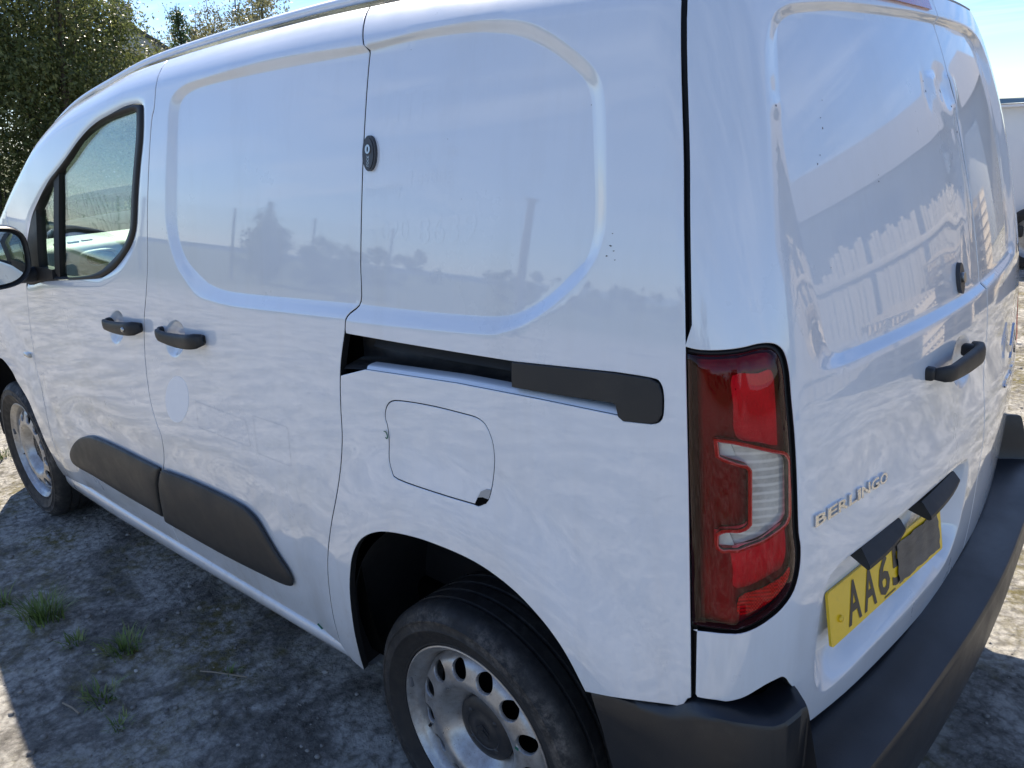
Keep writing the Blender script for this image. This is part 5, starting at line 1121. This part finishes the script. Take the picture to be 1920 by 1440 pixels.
# grass tufts
GRASS = mat('grass_blade', (.085, .14, .03), .55); t = NT(GRASS); t.set('Base Color', t.ramp(t.noise(14, 3), [(.3, (.07, .12, .025)), (.55, (.16, .22, .05)), (.75, (.34, .30, .13))]))
GRASS.node_tree.nodes['Principled BSDF'].inputs['Subsurface Weight'].default_value = 0.0
def tuft(x, y, n, hgt, spread, label, droop=.6):
    z = float(ground_h(np.array(x), np.array(y))); V = []; Fc = []
    for k in range(n):
        a = RNG.uniform(0, 6.28); L = hgt * RNG.uniform(.5, 1.1); lean = RNG.uniform(.15, 1.0) * droop; r0 = spread * RNG.random() ** .7
        bx, by = r0 * math.cos(a + RNG.normal(0, .5)), r0 * math.sin(a + RNG.normal(0, .5)); w = RNG.uniform(.0016, .0036); b = len(V); px_, py_ = -math.sin(a), math.cos(a)
        for s_ in range(6):
            q = s_ / 5; out = L * lean * q ** 1.7; up = L * (q - .35 * lean * q * q) ; ww = w * (1 - q) ** .6
            V.append((bx + math.cos(a) * out + px_ * ww, by + math.sin(a) * out + py_ * ww, up)); V.append((bx + math.cos(a) * out - px_ * ww, by + math.sin(a) * out - py_ * ww, up))
        for s_ in range(5): Fc.append((b + 2*s_, b + 2*s_ + 1, b + 2*s_ + 3, b + 2*s_ + 2))
    o = mesh_obj('grass_tuft', V, Fc, GRASS, smooth=True); o.location = (x, y, z - .004); setp(o, label, 'grass', 'weeds beside the van'); return o
tuft(1.84, 1.21, 150, .115, .06, 'largest clump of grass blades beside the van, far left', 1.1)
tuft(2.06, 1.27, 40, .075, .03, 'small yellow-green weed at the left edge of the picture', 1.2)
tuft(1.43, 1.10, 110, .070, .055, 'grass tuft nearest the middle moulding of the van', 1.2)
tuft(1.60, 1.19, 40, .045, .045, 'thin weed between the two larger grass tufts', 1.2)
tuft(1.26, 1.24, 60, .055, .055, 'low spreading tuft below the other grass clumps', 1.4)
tuft(1.09, 1.26, 34, .040, .035, 'lowest small green tuft towards the bottom edge', 1.2)
tuft(1.055, .93, 18, .035, .02, 'tiny sprout on the bare ground near the sill', 1.0)
tuft(3.75, .80, 60, .06, .10, 'dry grass on the sunlit ground ahead of the front wheel', 1.1)
tuft(-1.2, -2.9, 40, .05, .06, 'short dry grass on the sunlit ground behind the bumper', 1.1)
TW = mat('dry_twig', (.30, .24, .17), .8)
def twig(pts, r, label):
    bm = tube_bm([(x, y, float(ground_h(np.array(x), np.array(y))) + h) for x, y, h in pts], r, 6); o = bm_obj('twig', bm, TW); setp(o, label, 'twig', 'dry twigs'); return o
twig([(1.13, .99, .006), (1.08, .965, .012), (1.03, .935, .010), (.985, .91, .005)], .0022, 'thin straight twig lying on the ground below the sill')
twig([(1.32, 1.33, .004), (1.27, 1.32, .008), (1.235, 1.315, .004)], .003, 'short pale twig near the shadow edge at lower left')
# ---------------------------------------------------------------- trees and shrubs
def leafmat(name, a, b, c):
    m = bpy.data.materials.new(name); m.use_nodes = True; n = m.node_tree.nodes; l = m.node_tree.links; n.clear()
    o = n.new('ShaderNodeOutputMaterial'); mx = n.new('ShaderNodeMixShader'); d = n.new('ShaderNodeBsdfPrincipled'); tr = n.new('ShaderNodeBsdfTranslucent')
    tcn = n.new('ShaderNodeTexCoord'); nz = n.new('ShaderNodeTexNoise'); nz.inputs['Scale'].default_value = 6.0; nz.inputs['Detail'].default_value = 5; l.new(tcn.outputs['Object'], nz.inputs['Vector'])
    r = n.new('ShaderNodeValToRGB'); e = r.color_ramp.elements; e[0].position = .34; e[0].color = (*a, 1); e[1].position = .66; e[1].color = (*c, 1); k = e.new(.5); k.color = (*b, 1); l.new(nz.outputs[0], r.inputs[0])
    l.new(r.outputs[0], d.inputs['Base Color']); d.inputs['Roughness'].default_value = .42; l.new(r.outputs[0], tr.inputs[0]); mx.inputs[0].default_value = .45
    l.new(d.outputs[0], mx.inputs[1]); l.new(tr.outputs[0], mx.inputs[2]); l.new(mx.outputs[0], o.inputs[0]); return m
LEAF1 = leafmat('hedge_leaf', (.055, .075, .026), (.115, .145, .046), (.24, .25, .095))
LEAF2 = leafmat('willow_leaf', (.11, .12, .058), (.18, .185, .09), (.30, .28, .16))
LEAF3 = leafmat('conifer_needle', (.030, .062, .026), (.060, .11, .042), (.12, .18, .07))
BARK = mat('bark', (.085, .068, .052), .9); t = NT(BARK); t.bump(t.noise(30, 6), .6, .01)
def leaves(cen, nrm_rand, size, aspect=.45):
    n = len(cen); d = RNG.normal(size=(n, 3)); d /= np.linalg.norm(d, axis=1)[:, None]; s = RNG.normal(size=(n, 3)); s -= d * np.sum(s * d, 1)[:, None]; s /= np.linalg.norm(s, axis=1)[:, None]
    L = size * RNG.uniform(.6, 1.3, n)[:, None]; w = L * aspect
    V = np.stack([cen - d * L * .5, cen + s * w * .5, cen + d * L * .5, cen - s * w * .5], 1).reshape(-1, 3); q = np.arange(n * 4).reshape(-1, 4)
    return V, q
def bush(name, x, y, h, rx, ry, nleaf, mt, label, cat='tree', leaf=.07, clumps=70, zlow=.0, sparse=.0, group=None, trunks=5):
    root = empty(name, (x, y, 0)); setp(root, label, cat, group)
    cl = []
    while len(cl) < clumps:
        q = RNG.uniform(-1, 1, 3)
        if np.linalg.norm(q) > 1: continue
        zz_ = zlow + (h - zlow) * (q[2] * .5 + .5); k = 1.0
        cl.append((q[0] * rx * k, q[1] * ry * k, zz_ * RNG.uniform(.92, 1.06)))
    cl = np.array(cl); bm = bmesh.new()
    for k in range(trunks):
        a = RNG.uniform(0, 6.28); b = (RNG.normal(0, .18 * rx), RNG.normal(0, .18 * ry), -.1); tgt = cl[RNG.integers(len(cl))]
        mid_ = (b[0] + (tgt[0] - b[0]) * .45 + RNG.normal(0, .1), b[1] + (tgt[1] - b[1]) * .45, tgt[2] * .5); r0 = .05 * (h / 5) * RNG.uniform(.7, 1.3)
        tube_bm([b, mid_, tuple(tgt)], [r0, r0 * .6, r0 * .2], 6, bm)
        for j in range(4):
            t2 = cl[np.argsort(np.linalg.norm(cl - tgt, axis=1))[j + 1]]; tube_bm([mid_, tuple((np.array(mid_) + t2) / 2 + RNG.normal(0, .06, 3)), tuple(t2)], [r0 * .35, r0 * .22, r0 * .08], 5, bm)
    bm_obj('trunk', bm, BARK, root)
    w_ = RNG.uniform(.5, 1.4, clumps); w_ /= w_.sum(); idx = RNG.choice(clumps, nleaf, p=w_); sg = .19 * h / 5 * (1.25 if sparse == 0 else .8)
    c = cl[idx] + RNG.normal(0, 1, (nleaf, 3)) * np.array([sg * 1.1, sg * 1.1, sg * .9]); c[:, 2] = np.abs(c[:, 2])
    V, q = leaves(c, 1, leaf); big_mesh('crown', V, q, mt, root, nv=4)
    # shoots rising out of the top
    ns = int(30 + 60 * sparse); bm = bmesh.new(); cs = []
    for k in range(ns):
        b = cl[RNG.integers(len(cl))]
        if b[2] < h * .6: continue
        L = RNG.uniform(.25, .75) * h / 6; dr = np.array([RNG.normal(0, .28), RNG.normal(0, .28), 1.0]); e_ = b + dr * L; tube_bm([tuple(b), tuple((b + e_) / 2 + RNG.normal(0, .02, 3)), tuple(e_)], [.009, .006, .003], 4, bm)
        for s_ in np.linspace(.15, 1, 22): cs.append(b + dr * L * s_ + RNG.normal(0, .05, 3))
    if cs:
        setp(bm_obj('shoots', bm, BARK, root, smooth=False), kind='stuff'); V, q = leaves(np.array(cs), 1, leaf * .9); big_mesh('shoot_leaves', V, q, mt, root, nv=4)
    return root
def at_az(az, D): return CAM_POS[0] + D * math.cos(math.radians(az)), CAM_POS[1] + D * math.sin(math.radians(az))
def B(az, D, *a, **k): x, y = at_az(az, D); return bush(a[0], x, y, *a[1:], **k)
B(-14.0, 13.0, 'hedge_tree', 5.2, 1.5, 1.5, 26000, LEAF1, 'dark dense hedge tree at the far left edge', leaf=.078, group='hedge behind the van')
B(-18.3, 13.6, 'hedge_tree', 5.0, 1.5, 1.4, 44000, LEAF1, 'broad dark hedge tree rising behind the windscreen pillar', leaf=.066, clumps=130, group='hedge behind the van')
B(-21.2, 14.4, 'hedge_tree', 4.15, 1.15, 1.2, 32000, LEAF1, 'hedge tree with sunlit yellow-green top left of the house chimney', leaf=.060, clumps=100, group='hedge behind the van')
B(-18.6, 16.6, 'hedge_tree', 5.5, 1.7, 1.4, 24000, LEAF2, 'pale grey-green leafy tree topping the hedge against the sky', leaf=.058, sparse=.6, group='hedge behind the van')
B(-24.6, 15.4, 'hedge_tree', 3.2, 1.1, 1.1, 16000, LEAF2, 'lower grey-green shrub under the dark roof slope', leaf=.06, sparse=.5, group='hedge behind the van')
B(-28.0, 16.5, 'hedge_tree', 3.85, 1.15, 1.0, 13000, LEAF2, 'thin loose shrub around the foot of the small conifer', leaf=.055, sparse=.9, group='hedge behind the van')
B(-30.7, 16.0, 'hedge_tree', 4.45, 1.25, 1.0, 18000, LEAF2, 'feathery pale shrub right of the conifer above the van roof', leaf=.06, sparse=1.0, group='hedge behind the van')
B(-33.4, 16.8, 'hedge_tree', 4.3, 1.1, .9, 10000, LEAF2, 'sparse twiggy shrub at the right end of the hedge', leaf=.055, sparse=1.0, group='hedge behind the van')
B(-36.5, 17.0, 'hedge_tree', 3.1, 1.2, .9, 5000, LEAF2, 'low shrub hidden behind the van roof', leaf=.06, sparse=.4, group='hedge behind the van')
def conifer(x, y, h, r, n, label, group=None):
    root = empty('conifer', (x, y, 0)); setp(root, label, 'tree', group); bm_obj('trunk', tube_bm([(0, 0, -.1), (.02, 0, h * .5), (0, .01, h)], [.06, .04, .008], 7), BARK, root)
    cs = []; bm = bmesh.new()
    for k in range(60):
        z = h * (.12 + .86 * (k / 60)); L = r * (1 - (z / h) ** 1.3) * RNG.uniform(.65, 1.15) + .06; a = k * 2.4 + RNG.normal(0, .2); e_ = np.array([math.cos(a) * L, math.sin(a) * L, z + L * .25]); tube_bm([(0, 0, z), tuple(e_)], [.012, .004], 4, bm)
        m = int(n / 60); s_ = RNG.random(m) ** .8; cs.append(np.array([0, 0, z]) + (e_ - [0, 0, z]) * s_[:, None] + RNG.normal(0, .045, (m, 3)) * (1 + L))
    bm_obj('branches', bm, BARK, root, smooth=False); V, q = leaves(np.concatenate(cs), 1, .065, .35); big_mesh('crown', V, q, LEAF3, root, nv=4); return root
x, y = at_az(-27.3, 15.2); conifer(x, y, 3.72, .62, 5200, 'small green conifer standing up between the grey shrubs')
# ---------------------------------------------------------------- house behind the hedge
hx, hy = at_az(-24.3, 33.0)
hs = empty('house', (hx, hy, 0), math.radians(-24.3)); setp(hs, 'house with dark slate roof and grey chimney half hidden behind the hedge', 'house')
WALL = mat('render_wall', (.52, .50, .48), .85); t = NT(WALL); t.set('Base Color', t.mixc(t.noise(1.2, 7, .7), (.44, .42, .41), (.58, .56, .53)))
SLATE = mat('slate_roof', (.035, .036, .042), .6); t = NT(SLATE); t.set('Base Color', t.mixc(t.noise(7, 5), (.025, .026, .03), (.06, .06, .068)))
RZ, EZ_, HWD = 5.65, 3.15, 3.6
V = [(0, -HWD, 0), (0, HWD, 0), (0, HWD, EZ_), (0, 0, RZ), (0, -HWD, EZ_), (8, -HWD, 0), (8, HWD, 0), (8, HWD, EZ_), (8, 0, RZ), (8, -HWD, EZ_)]
mesh_obj('wall', V, [(0, 1, 2, 3, 4), (9, 8, 7, 6, 5), (0, 4, 9, 5), (1, 6, 7, 2)], WALL, hs)
rfo = empty('roof'); rfo.parent = hs
for s_ in (1, -1):
    V = []
    for x in (-.18, 8.18):
        for yy_, zz_ in ((0, RZ + .10), (s_ * (HWD + .35), EZ_ - .12), (s_ * (HWD + .35), EZ_ - .26), (0, RZ - .04)): V.append((x, yy_, zz_))
    mesh_obj('slope', V, [(0, 1, 5, 4), (1, 2, 6, 5), (2, 3, 7, 6), (0, 3, 2, 1), (4, 5, 6, 7)], SLATE, rfo)
ch_ = box('chimney', (.75, .10, 5.62), (.9, .62, 1.25), WALL, hs, bev=.02); box('chimney_cap', (.75, .10, 6.28), (1.0, .74, .10), WALL, ch_, bev=.015)
v, f = lathe([(.11, -.2), (.12, .2), (.14, .24), (.14, .30), (.10, .30)], 16); cp_ = mesh_obj('chimney_pot', [(p_[0] + .75, p_[2] + .22, p_[1] + 6.52) for p_ in v], f, mat('clay_pot', (.16, .09, .06), .8), ch_, smooth=True)
box('window', (-.02, 1.4, 2.2), (.06, 1.0, 1.2), SLATE, hs, bev=.01)
# ---------------------------------------------------------------- other vans
VP2 = mat('white_van_paint', (.74, .75, .76), .3, coat=.8, coat_r=.05)
GL2 = mat('dark_van_glass', (.012, .016, .018), .06, coat=1.0)
def small_van(x, y, label, hgt=1.55):
    root = empty('parked_van', (x, y, 0)); setp(root, label, 'van', 'other vans parked in the yard'); k = hgt / 1.55
    prof = [(0.0, .36), (-.03, .60), (-.02, .95), (.06, 1.30), (.14, 1.47), (.26, 1.54), (1.2, 1.55), (2.2, 1.53), (2.62, 1.46), (3.20, 1.08), (3.75, .98), (3.95, .84), (4.0, .60), (3.96, .34)]
    prof = [(a, b * k) for a, b in prof]; n = len(prof); lv = [(-.80, .0), (-.83, 1), (-.80, 2)]
    bm = bmesh.new(); rows = []
    secs = [(-.66, .06), (-.74, .02), (-.80, 0), (.80, 0), (.74, .02), (.66, .06)]
    for s_, (yy_, ins_) in enumerate(secs):
        row = []
        for (a, b) in prof:
            tz = max(0, (b - .9 * k) / (.65 * k)); yv = yy_ * (1 - .10 * tz); cx_ = 1.95; row.append(bm.verts.new((cx_ + (a - cx_) * (1 - ins_ * .5), yv, b - ins_ * (.5 if b > 1.4 * k else 0))))
        rows.append(row)
    for a, b in zip(rows, rows[1:]):
        for i in range(n): j = (i + 1) % n; bm.faces.new((a[i], a[j], b[j], b[i]))
    bm.faces.new(rows[0][::-1]); bm.faces.new(rows[-1])
    bm_obj('body', bm, VP2, root, angle=35)
    for s_ in (1, -1):
        bb = bmesh.new()
        w_ = [(2.15, 1.02), (2.15, 1.42), (2.50, 1.40), (3.02, 1.04)]; vs = [bb.verts.new((a, s_ * (.812 - .085 * max(0, (b - .9) / .65)), b * k)) for a, b in w_]; bb.faces.new(vs); bm_obj('side_window', bb, GL2, root)
        box('side_moulding', (1.9, s_ * .805, .36 * k), (2.2, .035, .11), BLACKP, root, bev=.012)
        box('roof_gutter', (1.25, s_ * .715, 1.525 * k), (2.2, .03, .022), VP2, root, bev=.006)
        for wx in (.70, 3.22):
            w = empty('wheel', (wx, s_ * .72, .30), 0 if s_ > 0 else math.pi); w.parent = root
            v, f = lathe([(.20, .085), (.25, .095), (.29, .085), (.30, .06), (.30, -.06), (.25, -.09)], 32); mesh_obj('tyre', v, f, TYRE, w, smooth=True); v, f = lathe([(0, .06), (.12, .062), (.18, .055), (.2, .085)], 32); mesh_obj('rim', v, f, RIM, w, smooth=True)
        box('tail_lamp', (-.005, s_ * .72, .86 * k), (.06, .12, .36), L_RED, root, bev=.02, seg=3)
    box('rear_bumper', (.02, 0, .40 * k), (.16, 1.62, .20), BUMP, root, bev=.04, seg=3); box('underside', (2.0, 0, .30), (3.6, 1.3, .12), DARK, root, bev=.02)
    box('rear_split', (-.022, .0, .92 * k), (.012, .008, .85), RUBBER_GAPSHADE, root, bev=0)
    return root
small_van(-.35, -8.0, 'white van parked in the shade at the right edge, beyond the sunlit ground')
small_van(1.15, -4.25, 'white van standing close behind the nearest van, seen only by its shadow', 1.5)
# ---------------------------------------------------------------- what stands behind and beside the photographer (seen mirrored in the paint and glass)
FEN = mat('fence_green', (.03, .05, .045), .5)
def fence(p0, p1, label, hgt=2.0):
    p0 = Vector(p0); p1 = Vector(p1); L = (p1 - p0).length; d = (p1 - p0).normalized(); nrm_ = Vector((-d.y, d.x, 0)); root = empty('mesh_fence', p0); setp(root, label, 'fence', 'mesh fencing round the yard'); npn = int(L / 2.5)
    for k in range(npn + 1): q = d * (k * 2.5); bm_obj('post', box_bm(q.x, q.y, hgt * .5, .06, .06, hgt + .1, bev=.006), FEN, root)
    for k in range(npn):
        bm = bmesh.new()
        def wire(a, b, r):
            dv_ = (b - a).normalized(); s_ = dv_.cross(nrm_).normalized() * r; n_ = nrm_ * r; vs = [bm.verts.new(q) for q in (a + s_, a - s_, b - s_, b + s_, a + n_, a - n_, b - n_, b + n_)]; bm.faces.new(vs[:4]); bm.faces.new(vs[4:])
        for i in range(46):
            q = d * (k * 2.5 + .05 + i * .053); prev = None
            for z, o in ((.05, 0), (.55, 0), (.60, .03), (.65, 0), (1.25, 0), (1.30, .03), (1.35, 0), (1.9, 0), (1.95, .03), (2.0, 0), (hgt, .0)):
                c = q + Vector((0, 0, z)) + nrm_ * o
                if prev is not None: wire(prev, c, .0028)
                prev = c
        for z in (.05, .55, .65, 1.25, 1.35, 1.9): wire(d * (k * 2.5) + Vector((0, 0, z)), d * ((k + 1) * 2.5) + Vector((0, 0, z)), .0032)
        bm_obj('mesh_panel', bm, FEN, root, smooth=False)
    return root
fence((27, 4.5, 0), (15.5, 16, 0), 'green welded mesh fence ahead on the left side of the yard', 2.7)
SHEDW = mat('shed_sheet', (.36, .36, .37), .55); t = NT(SHEDW); wv = t.t.nodes.new('ShaderNodeTexWave'); wv.inputs['Scale'].default_value = 2.6; wv.bands_direction = 'Y'; t.t.links.new(t.co, wv.inputs['Vector']); t.bump(wv.outputs['Fac'], .8, .04); t.set('Base Color', t.mixc(t.noise(1.5, 8, .7), (.27, .27, .28), (.42, .41, .40)))
sh = empty('shed', (-7.6, -11.5, 0), math.radians(60)); setp(sh, 'long low grey shed behind the photographer, mirrored in the rear doors', 'shed')
V = [(0, -9, 0), (0, 9, 0), (0, 9, 3.2), (0, -9, 3.2), (-8, -9, 0), (-8, 9, 0), (-8, 9, 3.2), (-8, -9, 3.2), (-4, -9, 4.9), (-4, 9, 4.9)]
mesh_obj('wall', V[:8], [(0, 1, 2, 3), (1, 5, 6, 2), (4, 0, 3, 7), (5, 4, 7, 6)], SHEDW, sh); mesh_obj('roof', [(.3, -9.3, 3.1), (.3, 9.3, 3.1), (-4, 9.3, 4.95), (-4, -9.3, 4.95), (-8.3, 9.3, 3.1), (-8.3, -9.3, 3.1)], [(0, 1, 2, 3), (3, 2, 4, 5)], mat('shed_roof', (.20, .20, .21), .6), sh)
for k in range(3): box('shed_door', (.05, -5.4 + k * 5.2, 1.3), (.08, 2.6, 2.6), mat('door_paint', [(.55, .56, .55), (.12, .15, .2), (.5, .48, .42)][k], .5), sh, bev=.02)
TIM = mat('timber_board', (.50, .45, .37), .75); t = NT(TIM); t.set('Base Color', t.mixc(t.noise(3, 8, .7, scale3=(6, 6, .6)), (.20, .18, .15), (.42, .39, .35)))
tf = empty('timber_fence', (-3.0, -9.2, 0), math.radians(110)); setp(tf, 'pale close-boarded timber fence behind the van, mirrored in the rear doors', 'fence')
bd_me = None
for k in range(58):
    if k in (17, 18, 33): continue
    hh_ = 1.72 + .05 * math.sin(k * 1.7) - (.25 if k > 40 else 0)
    bd = bm_obj('board', box_bm(0, 0, .5, .102, .020, 1.0, bev=.003, seg=1), TIM, tf) if bd_me is None else bpy.data.objects.new('board', bd_me)
    if bd_me is None: bd_me = bd.data
    else: COL.objects.link(bd); bd.parent = tf
    bd.location = (k * .115, .008 * math.sin(k * 2.1), 0); bd.scale = (1, 1, hh_)
for z in (.35, 1.35): box('rail', (3.3, -.035, z), (6.7, .045, .09), TIM, tf, bev=.004)
for k, (px_, py_, h_) in enumerate(((-2.9, -6.6, 1.05), (-3.4, -4.9, .75), (-2.2, -7.9, 1.35))):
    b_ = empty('pallet_stack', (px_, py_, 0), -.15 + .12 * k); setp(b_, ['pale pallet stack left of the shed door', 'short pallet stack in front of the shed', 'tall pale pallet stack on the photographer side'][k], 'pallets', 'stacked pallets'); WD = mat('pallet_wood', (.46, .38, .27), .8)
    for j in range(int(h_ / .15)):
        bm = bmesh.new()
        for i in range(7): box_bm(0, -.55 + i * .183, j * .15 + .125, 1.0, .10, .022, bm=bm)
        for i in range(3): box_bm(-.45 + i * .45, 0, j * .15 + .06, .09, 1.2, .09, bm=bm)
        bm_obj('pallet', bm, WD, b_, smooth=False)
bush('yard_tree', 19.5, 12.4, 2.75, .8, .8, 7000, LEAF1, 'round dark tree on the left side of the yard', leaf=.12, clumps=50, group='trees beside the yard')
bush('yard_tree', -2.5, 21.0, 4.2, 2.0, 1.8, 6000, LEAF1, 'broad tree left of the yard beyond the fence end', leaf=.18, clumps=50, group='trees beside the yard')
bush('yard_tree', 18.6, 14.0, 2.2, 1.0, 1.0, 5000, LEAF1, 'tree behind the mesh fence ahead of the van', leaf=.12, clumps=40, group='trees beside the yard')
conifer(20.2, 12.9, 3.3, .5, 3500, 'tall conifer on the left side of the yard', 'trees beside the yard')
for k in range(6): bush('field_hedge', -22 + k * 11.0, 30 + 2.0 * math.sin(k * 2), 2.6 + .5 * math.sin(k * 3), 6.2, 1.4, 5200, LEAF1, ['hedge length at the far left field corner', 'second hedge length across the field', 'third hedge length across the field', 'fourth hedge length across the field', 'fifth hedge length across the field', 'hedge length nearest the mesh fence corner'][k], cat='hedge', leaf=.26, clumps=60, group='field hedge', trunks=2)
pl_ = empty('utility_pole', (7.2, 10.3, 0)); setp(pl_, 'short wooden post standing at the left of the yard', 'pole'); bm_obj('shaft', tube_bm([(0, 0, -.2), (0, 0, 3.1)], [.09, .07], 12), BARK, pl_); box('cap', (0, 0, 3.12), (.20, .20, .05), BARK, pl_, bev=.01)
